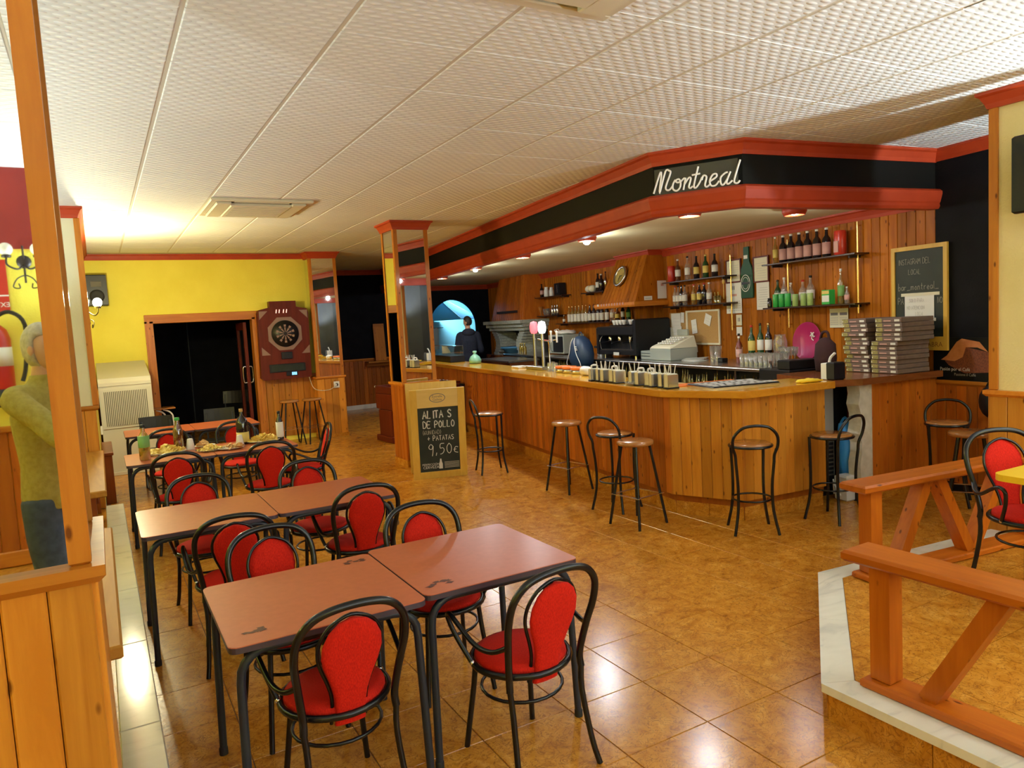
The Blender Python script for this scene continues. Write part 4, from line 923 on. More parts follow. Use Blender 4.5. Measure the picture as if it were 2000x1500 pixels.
for s, g_, l_, c_, h, w in [(4.07,G_BROWN,LAB_W,PLASTIC_W,.32,'first bottle right of the red tin, clear neck'),(3.83,G_CLEAR,LAB_W,PLASTIC_B,.34,'second bottle from the red tin, large white label'),(3.62,DARKBOT,LAB_Y,PLASTIC_B,.32,'third bottle from the red tin, yellow label'),(3.41,GREENBOT,LAB_Y,LAB_Y,.32,'fourth bottle from the red tin, with a slanted cream label'),(3.21,DARKBOT,LAB_W,PLASTIC_B,.31,'last bottle from the red tin, square pale label')]:
    bottle(BW(s,.10,z), w+', upper shelf', g_, l_, c_, h, .041)
z = 1.93
for k, (s, g_, l_, c_) in enumerate([(4.16,G_CLEAR,LAB_W,RED_TIN),(4.08,G_CLEAR,LAB_W,PLASTIC_B),(4.0,DARKBOT,LAB_W,PLASTIC_B),(3.92,G_CLEAR,LAB_W,PLASTIC_B),(3.70,G_OIL,LAB_Y,RED_TIN),(3.57,DARKBOT,LAB_Y,AMBERBOT),(3.46,DARKBOT,None,RED_TIN),(3.35,G_CLEAR,LAB_W,PLASTIC_W)]):
    bottle(BW(s,.10,z), ORD[k]+' from the left of eight bottles on the lower shelf beside the hood', g_, l_, c_, .29, .037, 'bottles on the lower shelf beside the hood')
for k, s in enumerate([3.22,3.15]):
    t = thing('cup', ['left','right'][k]+' small glass of the pair at the end of the lower shelf beside the hood', 'glass', BW(s,.09,z), ROTB); MB().lathe([(.024,0),(.032,.10),(.029,.10),(.022,.006)], 12).obj('bowl', G_OIL, t); MB().tube([(0,.0,.01),(.01,.01,.15)], .005, 6).obj('spoon', LAB_Y, t)
t = thing('wooden_spoon', 'pale wooden spoon hanging under the upper shelf beside the hood', 'spoon', BW(3.09,.06,1.98), ROTB); MB().tube([(0,0,0),(0,0,.20)], .006, 6).obj('handle', SIGNWOOD, t); MB().ell((0,0,.235), (.03,.008,.04), 10, 6).obj('bowl', SIGNWOOD, t)
z = 1.745
for k, s in enumerate([7.73,7.59,7.45,7.31,7.15,7.02]):
    bottle(BW(s,.10,z), ORD[k]+' from the left of six clear bottles with plain white labels', G_OIL, LAB_W, BRASS, .32, .040, 'white labelled bottles on the long shelf', 'bottle', (.08,.52))
for k, s in enumerate([6.88,6.72,6.56,6.42,6.24]):
    bottle(BW(s,.10,z), ORD[k]+' from the left of five dark wine bottles on the long shelf', DARKBOT, LAB_W, REDBOT, .32, .040, 'dark wine bottles on the long shelf', 'bottle', (.10,.5))
bottle(BW(6.05,.10,z), 'clear bottle with a tall white label among the dark wine', G_CLEAR, LAB_W, PLASTIC_W, .29, .042); bottle(BW(5.88,.10,z), 'stout brown bottle with yellow label on the long shelf', G_BROWN, LAB_Y, PLASTIC_W, .24, .045)
bottle(BW(5.70,.10,z), 'slim white labelled bottle near the right end of the long shelf', DARKBOT, LAB_W, LAB_W, .30, .034); bottle(BW(5.52,.10,z), 'green bottle at the right end of the long shelf', GREENBOT, LAB_G, PLASTIC_B, .27, .038)
bottle(BW(7.98,.10,z), 'small bottle at the left end of the long shelf', G_BROWN, LAB_W, LAB_W, .16, .028)
def jug(s, z, lab, m=None, h=.20, r=.055):
    t = thing('jug', lab, 'jug', BW(s,.10,z), ROTB); MB().lathe([(r*.8,0),(r,h*.1),(r,h*.6),(r*.7,h*.85),(r*.75,h)], 14).obj('body', m or PLASTIC_W, t); MB().tube(catmull([(r*.9,0,h*.25),(r*1.5,0,h*.4),(r*1.4,0,h*.75),(r*.7,0,h*.85)], 3), .008, 6).obj('handle', m or PLASTIC_W, t)
jug(8.75, 2.30, 'left white jug of the pair on the highest far shelf'); jug(8.50, 2.30, 'right white jug of the pair on the highest far shelf', None, .18, .05)
bottle(BW(8.98,.10,2.30), 'dark bottle at the left end of the highest far shelf', DARKBOT, LAB_P, DARKBOT, .28, .04)
t = thing('coffee_pot', 'black pot at the right end of the highest far shelf', 'pot', BW(8.1,.10,2.30), ROTB); MB().bbox(-.12,.12,-.07,.07,0,.24,.01).obj('body', PLASTIC_B, t); MB().box(-.02,.02,.07,.072,.05,.2).obj('chrome_strip', STEEL, t)
for k, s in enumerate([8.85,8.72]):
    t = thing('glass_bowl', ['left','right'][k]+' greenish glass bowl on the second far shelf', 'bowl', BW(s,.10,1.92), ROTB); MB().lathe([(.03,0),(.05,.04),(.062,.14),(.057,.14),(.045,.045),(0,.01)], 14).obj('bowl', G_CLEAR, t)
for k, s in enumerate([8.50,8.38,8.26]):
    bottle(BW(s,.10,1.92), ORD[k]+' from the left of three silver shakers on the second far shelf', STEEL, None, STEEL, .20, .035, 'silver shakers on the far shelf', 'shaker', name='shaker')
t = thing('wooden_mortar', 'orange wooden mortar at the left end of the second far shelf', 'mortar', BW(9.1,.10,1.92), ROTB); MB().lathe([(.05,0),(.035,.05),(.055,.19),(.04,.19),(.02,.06)], 14).obj('body', SEATWOOD, t); MB().tube([(0,0,.05),(.04,0,.27)], .012, 8).obj('pestle', SEATWOOD, t)
t = thing('cushion_roll', 'pale yellow rolled bundle on the short shelf left of the hood', 'bundle', BW(6.78,.11,2.345), ROTB); MB().lathe([(0,0),(.055,.005),(.062,.05),(.062,.22),(.05,.265),(0,.27)], 14).xf(Matrix.Rotation(R(90), 4, 'Y')@Matrix.Translation((0,0,-.13))).obj('roll', PAPER_C, t); MB().tube([(-.02+.064*0,.064*math.cos(a),.064*math.sin(a)) for a in [2*PI*k/14 for k in range(14)]], .004, 5, True).obj('tie', BRASS, t)
bottle(BW(6.52,.10,2.28), 'black bottle on the short shelf left of the hood', DARKBOT, LAB_W, DARKBOT, .32, .045); bottle(BW(6.40,.10,2.28), 'second black bottle on the short shelf, nearest the hood', DARKBOT, None, LAB_W, .30, .05); bottle(BW(6.24,.10,2.28), 'thin brown bottle on the short shelf touching the hood', G_BROWN, None, PLASTIC_B, .33, .03)
# hood with clock
hd = sroot('wall_hood')
def hx(pts): return [tuple(BW(*p)) for p in pts]
v = hx([(4.54,0,2.0),(5.72,0,2.0),(5.72,.55,2.0),(4.54,.55,2.0),(4.60,0,2.80),(5.50,0,2.80),(5.50,.24,2.80),(4.60,.24,2.80)])
MB().add(v, [(0,1,2,3),(3,2,6,7),(0,3,7,4),(2,1,5,6)]).obj('hood_body', PINE_W, hd)
n_ = 11
for i in range(n_):      # boards on the sloping front
    a0, a1 = i/n_+.004, (i+1)/n_-.004
    L0, L1, U0, U1 = [Vector(v[3]).lerp(Vector(v[2]), q) for q in (a0, a1)]+[Vector(v[7]).lerp(Vector(v[6]), q) for q in (a0, a1)]; nn = ((L1-L0).cross(U0-L0)).normalized()*-.012
    nn = nn if nn.dot(N) > 0 else -nn
    MB().add([L0,L1,U1,U0,L0+nn,L1+nn,U1+nn,U0+nn], [(4,5,6,7),(0,1,5,4),(1,2,6,5),(2,3,7,6),(3,0,4,7)]).obj('plank', PINE_W, hd)
m = MB(); mould(m, [Q(4.52,-.02), Q(4.52,.57), Q(5.74,.57), Q(5.74,0)][::1], CAP(2.03,.07,.03)); m.obj('hood_rim', PINE_X, hd)
m = MB(); mould(m, [Q(4.58,0), Q(4.58,.26), Q(5.52,.26), Q(5.52,0)], CROWN(2.80,.05,.08)); m.obj('crown_moulding', REDTRIM, hd)
fr = math.atan2(.31, .80)
ck = thing('wall_clock', 'round brass rimmed wall clock on the sloping wooden hood', 'clock', BW(5.17,.415,2.45), (R(90)-fr*0, 0, 0))
ck.rotation_euler = Matrix.Identity(3).to_euler(); ckM = Matrix.Rotation(ROTB, 4, 'Z') @ Matrix.Rotation(R(-90)+fr, 4, 'X')
MB().lathe([(0,0),(.165,0),(.175,.015),(.165,.035),(.135,.03),(.13,.02)], 26).xf(ckM).obj('rim', STEEL, ck); MB().lathe([(0,.021),(.132,.021)], 26).xf(ckM).obj('dial', LAB_Y, ck)
MB().box(-.004,.004,-.005,.10,.024,.026).box(-.07,.005,-.004,.004,.026,.028).xf(ckM).obj('hand', PLASTIC_B, ck)
for k, (s, w) in enumerate([(5.62,.055)]+[(5.50-.085*q,.035) for q in range(9)]):
    t = thing('price_tag', ('largest' if k == 0 else ORD[k-1])+(' white tag at the left end of the hood rim' if k == 0 else ' from the left of the small pink tags along the hood rim'), 'tag', BW(s,.604,2.0), ROTB, 'tags along the hood rim'); MB().box(-w/2,w/2,0,.003,0,.035).obj('card', LAB_W if k == 0 else LAB_P, t)
def sheet(name, lab, cat, s, z0, w, h, m=PAPER, o=.012, lines=0, tilt=0, frame=None, im=INK_F):
    t = thing(name, lab, cat, BW(s,o,z0), (0, R(tilt), ROTB))
    MB().box(-w/2,w/2,0,.003,0,h).obj('sheet', m, t)
    if frame:
        f = MB(); b = .018
        for q in ((-w/2-b,-w/2,-.0,h+.0),(w/2,w/2+b,0,h)): f.box(q[0],q[1],-.004,.012,q[2]-b,q[3]+b)
        f.box(-w/2,w/2,-.004,.012,-b,0).box(-w/2,w/2,-.004,.012,h,h+b); f.obj('frame', frame, t)
    if lines:
        l_ = MB()
        for k in range(lines): zz = h*(.12+.74*k/lines); l_.box(-w*.38, w*(.38-.2*((k*7) % 3)/3), .003, .0036, zz, zz+h*.012)
        l_.obj('printed_lines', im, t)
    return t
sheet('framed_certificate', 'framed certificate left of the bottle poster', 'picture', 2.93, 2.20, .27, .27, PAPER_C, .014, 7, 0, MAHOG); sheet('framed_certificate', 'framed certificate right of the bottle poster', 'picture', 2.40, 2.17, .25, .29, PAPER_C, .014, 7, 0, MAHOG)
cal = sheet('wall_calendar', 'white wall calendar with a red date box, below the left certificate', 'calendar', 2.94, 1.78, .31, .41, PAPER, .012, 0, 0)
l_ = MB()
for r_ in range(5):
    for c_ in range(7): l_.box(-.125+c_*.036, -.108+c_*.036, .003, .0036, .03+r_*.03, .045+r_*.03)
l_.obj('date_grid', INK_F, cal); MB().box(-.06,.07,.003,.004,.225,.255).obj('red_box', LAB_P, cal); MB().box(-.02,-.005,.003,.004,.31,.36).box(.01,.025,.003,.004,.31,.36).obj('black_marks', INK, cal); MB().box(-.13,.13,.002,.006,.40,.413).obj('top_strip', PLASTIC_B, cal)
sheet('notice_sheet', 'white printed notice below the right certificate', 'notice', 2.38, 1.81, .23, .35, PAPER, .012, 9)
t = sheet('small_poster', 'small cream slip with two black marks under the calendar', 'notice', 2.85, 1.62, .11, .14, PAPER_C); MB().box(-.02,-.008,.003,.004,.05,.10).box(.006,.018,.003,.004,.05,.10).obj('black_marks', INK, t)
sheet('small_poster', 'small white slip below the one with black marks', 'notice', 2.85, 1.49, .11, .11, PAPER, .012, 3)
c2 = sheet('desk_calendar', 'cream double calendar with two dark headers near the pizza boxes', 'calendar', 1.17, 1.57, .26, .21, PAPER_C)
for q in (-.065, .065):
    MB().box(q-.05,q+.05,.003,.0045,.135,.165).obj('header', INK, c2); l_ = MB(); [l_.box(q-.05+i*.022,q-.038+i*.022,.003,.0036,.03+j*.024,.04+j*.024) for i in range(5) for j in range(4)]; l_.obj('date_grid', INK_F, c2)
sheet('paper_sign', 'white sheet with a small emblem on the hood side', 'notice', 4.50, 2.10, .01, .01, PAPER) if False else None
hs = thing('paper_sign', 'white sheet with a small red emblem on the near side of the hood', 'notice', BW(4.535,.16,2.06), 0); u_ = (Vector(v[7])-Vector(v[3])).normalized()
panel(MB(), (0,0,0), BR.cross(UZ)*-1 if False else -N*1, UZ, .17, .27, .003).obj('sheet', PAPER, hs); panel(MB(), Vector((0,0,.19))-N*.06-D*.004, -N, UZ, .05, .04, .001).obj('emblem', LAB_P, hs)
hs2 = thing('paper_sign', 'small white card low on the near side of the hood', 'notice', BW(4.535,.40,2.045), 0); panel(MB(), (0,0,0), -N, UZ, .14, .06, .003).obj('sheet', PAPER, hs2); panel(MB(), Vector((0,0,.02))-N*.02-D*.003, -N, UZ, .10, .012, .001).obj('printed_lines', INK_F, hs2)
# cardboard beer bottle poster
bp = thing('bottle_poster', 'big flat green beer bottle cut out on the bar wall between certificates', 'poster', BW(2.655,.02,1.97), ROTB)
pf = [(.115,0),(.118,.03),(.118,.30),(.105,.38),(.06,.46),(.052,.52),(.050,.65)]
MB().add([(x,0,z) for x, z in pf]+[(-x,0,z) for x, z in pf[::-1]]+[(x*.97,.014,z) for x, z in pf]+[(-x*.97,.014,z) for x, z in pf[::-1]], [tuple(range(14,28))[::-1]]+[(i,(i+1) % 14,14+(i+1) % 14,14+i) for i in range(14)]).obj('cutout', mat('beer_green', (.006,.055,.016), .45, 0, .25), bp)
ov = [Vector((.02+.085*math.cos(a), .0165, .19+.105*math.sin(a))) for a in [2*PI*k/28 for k in range(29)]]
m = MB(); ribbon(m, ov, .010, Vector((0,1,0))); ribbon(m, [Vector((.02+.06*math.cos(a), .0165, .19+.075*math.sin(a))) for a in [2*PI*k/28 for k in range(29)]], .006, Vector((0,1,0))); m.obj('oval_label', LAB_W, bp); MB().box(-.065,.10,.016,.0175,.175,.205).obj('label_band', PLASTIC_B, bp); MB().box(-.03,.04,.016,.0175,.50,.545).obj('neck_label', LAB_W, bp)
# cork board and notes
cb = thing('cork_board', 'cork notice board in a pale frame above the steel counter', 'board', BW(3.62,.012,1.37), ROTB)
MB().box(-.36,.36,0,.012,0,.47).obj('cork_sheet', CORK, cb); f = MB()
for b in ((-.38,-.355,-.01,.48),(.355,.38,-.01,.48)): f.box(b[0],b[1],0,.02,b[2],b[3])
f.box(-.355,.355,0,.02,-.01,.015).box(-.355,.355,0,.02,.455,.48).obj('frame', PAPER_C, cb)
for k, (s, z_, w, h, ti, lb) in enumerate([(3.80,1.52,.12,.20,8,'white slip pinned at the left of the cork board'),(3.52,1.64,.14,.15,-20,'tilted white slip pinned at the right of the cork board')]): sheet('pinned_note', lb, 'note', s, z_, w, h, PAPER, .03, 3, ti)
cb2 = thing('cork_board', 'small cork strip covered with white papers left of the cork board', 'board', BW(4.24,.012,1.37), ROTB); MB().box(-.22,.20,0,.012,0,.46).obj('cork_sheet', CORK, cb2); MB().box(-.24,-.22,0,.018,-.01,.48).obj('frame_edge', PAPER_C, cb2)
for k, (s, z_, w, h, ti) in enumerate([(4.27,1.62,.24,.20,0),(4.10,1.68,.08,.15,-4),(4.28,1.42,.34,.20,3),(4.12,1.36,.16,.14,-6)]): sheet('pinned_note', ORD[k]+' of the overlapping white papers behind the cash register', 'note', s, z_, w, h, PAPER, .028+.004*k, 3, ti, None)
so_ = thing('wall_socket', 'white wall socket under the cork board', 'socket', BW(3.85,.0,1.25), ROTB); MB().bbox(-.06,.06,0,.015,0,.10,.004).obj('plate', PLASTIC_W, so_); MB().lathe([(0,0),(.03,0),(.03,.02),(0,.03)], 12, (0,0,0)).xf(Matrix.Translation((0,.014,.05))@Matrix.Rotation(-PI/2,4,'X')).obj('plug', PLASTIC_B, so_)
# chalkboard on the wall
wc2 = thing('wall_chalkboard', 'tall pale framed wall chalkboard giving the social media name of the bar', 'sign', (0,0,0))
def wcb(mb, s0, s1, o0, o1, z0, z1): return bwbox(mb, s0, s1, o0, o1, z0, z1)
for nm, s0, s1, z0, z1 in (('stile',.42,.46,1.34,2.35),('stile',-.15,-.11,1.34,2.35),('top_rail',-.11,.42,2.31,2.35),('foot_board',-.11,.42,1.34,1.47)): wcb(MB(), s0, s1, .02, .045, z0, z1).obj(nm, SIGNWOOD, wc2)
wcb(MB(), -.11, .42, .02, .032, 1.47, 2.31).obj('slate', SLATE, wc2)
wo = lambda s, z: BW(s, .033, z)
for tx, s, z_, sz, sw, ad in (('INSTAGRAM DEL', .385, 2.175, .052, .0035, .72), ('LOCAL', .27, 2.075, .05, .0035, .72), ('bar_montreal_', .385, 1.925, .072, .004, .74), ('PA', .39, 1.79, .06, .004, .72), ('IVO', -.035, 1.79, .055, .004, .50)): write('chalk_lettering', tx, wc2, wo(s, z_), BR, UZ, sz, sw, CHALK_F, ad)
type_text('foot_lettering', 'CABRA', wc2, BW(-.0,.046,1.375), BR, UZ, .065, wood('burnt_letter', (.25,.10,.02), (.2,.08,.02), 'X'))
pn = thing('taped_paper', 'white handwritten paper taped on the wall chalkboard', 'note', (0,0,0)); bwbox(MB(), -.01, .31, .035, .038, 1.62, 1.885).obj('sheet', PAPER, pn); bwbox(MB(), -.07, .35, .0385, .0395, 1.865, 1.895).obj('tape', PAPER_C, pn); bwbox(MB(), -.03, .02, .0385, .0395, 1.62, 1.65).obj('tape', PAPER_C, pn)
for tx, s, z_ in (('SOLO PARA', .26, 1.805), ('NO ATENCION', .285, 1.735), ('LOCAL', .19, 1.675)): write('faint_lettering', tx, pn, BW(s,.0385,z_), BR, UZ, .034, .003, INK_F, .72)
# coffee poster
cp = thing('coffee_poster', 'dark poster of coffee beans spilling from a sack on the black wall', 'poster', (0,0,0)); bwbox(MB(), -.62, .02, .004, .012, 1.06, 1.46).obj('backing', BLACKP, cp)
PCOF = noisy('coffee_beans_print', (.10,.018,.006), (.20,.045,.014), 70, .6); PSAC = noisy('sack_print', (.42,.13,.03), (.55,.20,.06), 10, .6)
def flat(poly, o, m, nm, par): 
    P_ = [BW(s, o, z) for s, z in poly]; MB().add(P_+[p-N*.001 for p in P_], [tuple(range(len(P_)))]+[tuple(range(2*len(P_)-1, len(P_)-1, -1))]).obj(nm, m, par)
flat([(-.10,1.24),(-.20,1.33),(-.32,1.37),(-.56,1.32),(-.58,1.15),(-.30,1.13),(-.14,1.20)], .0125, PCOF, 'bean_heap_print', cp); flat([(-.06,1.25),(-.12,1.29),(-.22,1.42),(-.27,1.45),(-.31,1.37),(-.28,1.28),(-.20,1.24)], .0135, PSAC, 'sack_print', cp); flat([(-.27,1.45),(-.44,1.42),(-.52,1.33),(-.42,1.37),(-.31,1.37)], .0135, PSAC, 'sack_flap_print', cp)
type_text('script_lettering', 'Pasión por el Café', cp, BW(-.20,.0128,1.15), BR, UZ, .045, CHALK, 'CENTER', .001, .9); type_text('script_lettering', 'Passione il Caffè', cp, BW(-.30,.0128,1.105), BR, UZ, .036, CHALK_F, 'CENTER', .001, .9)
# ------------------------------------------------------------------ steel back counter
cz = 1.17
bc = thing('back_counter', 'long stainless steel counter along the bar wall, full of machines and glasses', 'counter', (0,0,0))
bwbox(MB(), 1.45, 9.4, 0, .86, cz-.04, cz).obj('worktop', STEEL, bc)
ed = MB(); p0, p1 = BW(1.45,.86,cz-.022), BW(9.4,.86,cz-.022); ed.tube([p0, p1], .026, 10); ed.obj('rounded_edge', STEEL, bc)
bwbox(MB(), 1.45, 9.4, 0, .55, .10, cz-.04).obj('carcass', PLASTIC_B, bc); bwbox(MB(), 1.45, 9.4, .55, .85, .80, .82).obj('bottle_rack_shelf', STEEL, bc)
m = MB()
for k in range(150):
    p = BW(1.55+.052*k+random.uniform(-.01,.01), random.choice([.62,.70,.78]), .82); h = random.uniform(.19,.27)
    m.lathe([(.020,0),(.022,h*.55),(.009,h*.75),(.009,h)], 7, p)
o = m.obj('racked_small_bottles', G_OIL, bc); o['kind'] = 'stuff'
for k in range(6): bwbox(MB(), 1.9+1.3*k, 1.93+1.3*k, .80, .84, .1, cz-.05).obj('upright', STEEL, bc)
bb = thing('ice_bin', 'black box with levers at the right end of the steel counter', 'bin', BW(1.17,.68,1.0), ROTB); MB().bbox(-.20,.26,-.25,.22,-.9,.17,.01).obj('body', PLASTIC_B, bb); MB().bbox(-.18,.0,-.2,.2,.17,.27,.01).obj('lid', PLASTIC_B, bb)
for x in (.05,.2): MB().tube([(x,.1,.17),(x,.12,.25)], .014, 8).obj('lever', CHROME, bb)
def at(s, o, z=cz): return BW(s, o, z)
# coffee machine
cm = thing('coffee_machine', 'black espresso machine with cups piled on top', 'coffee machine', at(4.95,.32), ROTB)
MB().bbox(-.50,.62,-.25,.12,.06,.52,.015).bbox(-.50,.62,.12,.33,.06,.13,.01).bbox(-.50,.62,.12,.34,.36,.50,.015).obj('body', PLASTIC_B, cm); MB().bbox(-.56,-.48,-.26,.34,.05,.60,.02).obj('side_panel', PLASTIC_B, cm); MB().bbox(.60,.67,-.26,.34,.05,.50,.02).obj('side_panel', PLASTIC_B, cm)
for x in (-.25,.08,.38):
    MB().lathe([(.035,0),(.04,.05),(.03,.08)], 12, (x,.24,.27)).obj('brew_group', CHROME, cm); MB().tube([(x,.26,.26),(x,.40,.25)], .012, 8).obj('portafilter', PLASTIC_B, cm)
for x in (-.42,.52): MB().tube(catmull([(x,.30,.36),(x,.36,.28),(x,.34,.15)], 3), .006, 6).obj('steam_wand', CHROME, cm)
MB().bbox(-.46,.58,.14,.32,.13,.145,.003).obj('drip_tray', STEEL, cm); MB().bbox(-.05,.12,.34,.345,.05,.10,.002).obj('white_badge', LAB_W, cm)
for x in (-.45,.5): 
    for y in (-.2,.28): MB().lathe([(.025,0),(.02,.06)], 10, (x,y,0)).obj('foot', CHROME, cm)
for i in range(9):
    for j in range(3):
        if (i*3+j) % 5 == 4: continue
        t = thing('coffee_cup', ORD[i]+' cup from the right in the '+('front','middle','rear')[j]+' row piled on the espresso machine', 'cup', at(4.95-.40+.10*i, .32+.20-.13*j, cz+.521), ROTB, 'cups on the espresso machine')
        MB().lathe([(.02,0),(.036,.05),(.038,.075),(.034,.075),(.018,.006)], 10).obj('bowl', G_CLEAR if j else PLASTIC_W, t)
gr = thing('coffee_grinder', 'coffee grinder with a glass hopper left of the espresso machine', 'grinder', at(5.92,.36), ROTB); MB().bbox(-.08,.08,-.12,.10,0,.24,.012).obj('body', STEEL, gr); MB().lathe([(.04,.24),(.09,.30),(.10,.44),(.09,.45),(0,.45)], 14).obj('hopper', G_BROWN, gr); MB().bbox(-.05,.05,.10,.17,.14,.18,.005).obj('spout', PLASTIC_B, gr)
for k, (s, o_) in enumerate([(5.72,.50),(6.12,.52),(6.28,.45)]):
    t = thing('canister', ORD[k]+' from the right of the white canisters by the grinder', 'canister', at(s,o_), ROTB); MB().lathe([(.045,0),(.05,.01),(.05,.16),(.045,.17),(0,.175)], 14).obj('body', PLASTIC_W, t); MB().lathe([(.02,.175),(.016,.20),(0,.203)], 10).obj('knob', PLASTIC_B, t)
# cash register
rg = thing('cash_register', 'grey cash register with a sloping keyboard on the steel counter', 'cash register', at(3.92,.40), ROTB)
MB().bbox(-.36,.12,-.22,.22,.0,.17,.008).obj('drawer_case', GREYREG, rg) if 'GREYREG' in globals() else None
GREYREG = mat('grey_green_plastic', (.36,.39,.34), .4)
MB().bbox(-.36,.16,-.22,.22,0,.17,.008).obj('drawer_case', GREYREG, rg); MB().bbox(.16,.44,-.20,.20,0,.13,.008).obj('printer_case', GREYREG, rg); MB().box(.17,.43,.198,.203,.05,.058).box(.17,.43,.198,.203,.09,.095).obj('slot', PLASTIC_B, rg)
MB().add([(-.36,-.22,.17),(.16,-.22,.17),(.16,.22,.17),(-.36,.22,.17),(-.33,-.20,.33),(.13,-.20,.33),(.13,.20,.20),(-.33,.20,.20)], [(0,1,5,4),(1,2,6,5),(2,3,7,6),(3,0,4,7),(4,5,6,7)]).obj('keyboard_slope', PAPER_C, rg)
for i in range(6):
    for j in range(4):
        x, y = -.28+.06*i, .14-.07*j; zz = .222+(.20-y)*.325
        MB().bbox(x-.02,x+.02,y-.022,y+.022,zz-.012,zz+.01,.003).obj('key', PLASTIC_W, rg)
MB().bbox(-.2,.05,-.21,-.18,.33,.42,.005).obj('display', GREYREG, rg)
# microwave with bag on top, backpack
mw = thing('microwave', 'grey microwave with a dark door on the steel counter', 'microwave', at(7.42,.36), ROTB); MB().bbox(-.34,.32,-.22,.20,.02,.37,.01).obj('body', GREYREG, mw); MB().bbox(-.30,.10,.20,.215,.05,.34,.005).obj('door', PLASTIC_B, mw); MB().tube(catmull([(.13,.21,.06),(.13,.25,.09),(.13,.25,.30),(.13,.21,.33)], 3), .01, 7).obj('handle', STEEL, mw); MB().box(.17,.30,.20,.206,.24,.28).obj('display', LCD_B, mw)
pb = thing('plastic_bag', 'crumpled pale plastic bag lying on the microwave', 'bag', at(7.40,.34,cz+.372), ROTB)
m = MB(); m.ell((0,0,.035), (.26,.17,.045), 16, 8); m.v = [(x*(1+.12*math.sin(9*x+7*y)), y*(1+.1*math.cos(11*x)), max(0,z+.012*math.sin(31*x+17*y))) for x, y, z in m.v]; m.obj('sheet', PAPER, pb); m = MB().tube(catmull([(.2,.1,.03),(.28,.12,.08),(.26,.05,.1),(.18,.06,.04)], 4), .008, 5); m.obj('handle', PAPER, pb)
bpk = thing('backpack', 'dark blue backpack with white piping behind the bar', 'backpack', BW(5.42,1.05,1.08), ROTB)
rings = []
for z_, rx, ry in [(0,.22,.11),(.05,.27,.14),(.18,.28,.15),(.30,.25,.14),(.40,.18,.11),(.46,.09,.06),(.47,.02,.02)]: rings.append([(rx*math.copysign(abs(math.cos(a))**.7, math.cos(a)), ry*math.copysign(abs(math.sin(a))**.7, math.sin(a)), z_) for a in [2*PI*k/20 for k in range(20)]])
NAVYB = mat('navy_nylon', (.012,.035,.085), .5); MB().loft(rings).obj('bag_body', NAVYB, bpk)
for s in (-1, 1): MB().tube(catmull([(s*.03,.12,.44),(s*.06,.15,.36),(s*.12,.155,.2),(s*.23,.15,.06),(s*.24,.14,.0)], 4), .007, 6).obj('white_piping', PLASTIC_W, bpk)
MB().tube(catmull([(-.06,0,.46),(-.03,0,.52),(.03,0,.52),(.06,0,.46)], 4), .008, 6).obj('carry_loop', NAVYB, bpk)
m = MB(); [m.box(-.16+.012*k,-.09+.012*k,.150,.153,.25+.025*k,.263+.025*k) for k in range(3)]; m.obj('side_print', PLASTIC_W, bpk)
sh = thing('bag_stand', 'dark crate behind the bar carrying the backpack', 'crate', BW(5.42,1.05,0), ROTB); MB().bbox(-.35,.35,-.16,.16,0,1.08,.01).obj('body', PLASTIC_B, sh); MB().bbox(-.36,.36,-.17,.17,1.0,1.03,.004).obj('rim', PLASTIC_B, sh)
# bottles and glasses at the right of the counter
for s, o_, g_, l_, c_, h, r, w in [(2.47,.33,REDBOT,LAB_W,PLASTIC_B,.36,.040,'tall purple bottle with a big white label'),(2.36,.42,REDBOT,LAB_P,PLASTIC_W,.33,.036,'bottle with a pink label'),(2.27,.30,GREENBOT,LAB_Y,RED_TIN,.40,.042,'bottle with a red and white cap'),(2.18,.24,GREENBOT,LAB_W,DARKBOT,.42,.040,'tallest dark green bottle'),(2.06,.22,DARKBOT,LAB_W,BRASS,.42,.042,'dark bottle with a gold cap')]:
    bottle(BW(s,o_,cz+(.06 if s < 2.3 else 0)), w+' in the cluster on the steel counter', g_, l_, c_, h, r)
wb_ = thing('wooden_block', 'pale wooden block under bottles on the steel counter', 'block', at(2.18,.29), ROTB); MB().bbox(-.14,.14,-.13,.12,0,.06,.006).obj('block', SIGNWOOD, wb_); MB().box(-.13,.13,.12,.1215,.02,.03).obj('groove', INK, wb_)
def glassy(lab, s, o_, prof, n=14, grp=None, nm='drinking_glass', h0=0):
    t = thing(nm, lab, 'glass', at(s,o_,cz+h0), ROTB, grp); MB().lathe(prof, n).obj('bowl', G_CLEAR, t); MB().lathe([(prof[0][0]*.98,.001),(prof[0][0]*.98,.010),(0,.012)], n).obj('base', G_CLEAR, t)
glassy('big glass jar behind the tumblers on the steel counter', 1.86, .22, [(.075,0),(.08,.02),(.08,.26),(.06,.32),(.065,.34)], 16, None, 'glass_jar')
tb = [(.028,0),(.036,.14),(.033,.14),(.026,.008)]; k = 0
for s in [1.98,1.90,1.82,1.74,1.66,1.58,1.50]:
    for o_ in (.46,.57,.68):
        glassy('%s from the left of the tumblers in the %s row on the steel counter' % (ORD[k//3], ('back','middle','front')[k % 3]), s, o_, tb, 10, 'tumblers on the steel counter'); k += 1
wg = [(.034,0),(.006,.012),(.006,.09),(.038,.13),(.046,.20),(.042,.20),(.034,.135),(.002,.098)]
for k, (s, o_) in enumerate([(1.74,.30),(1.64,.26),(1.54,.30),(1.52,.42),(1.66,.36)]): glassy(ORD[k]+' of the stemmed glasses before the pink tray', s, o_, wg, 12, 'stemmed glasses before the pink tray', 'stemmed_glass')
ty = thing('serving_tray', 'round magenta tray leaning on the bar wall behind glasses', 'tray', BW(1.60,.05,1.42), ROTB); tm = Matrix.Rotation(R(-84), 4, 'X')
MB().lathe([(0,0),(.19,0),(.215,.022),(.222,.022),(.20,-.008),(0,-.008)], 32).xf(tm).obj('dish', MAGENTA, ty); m = MB()
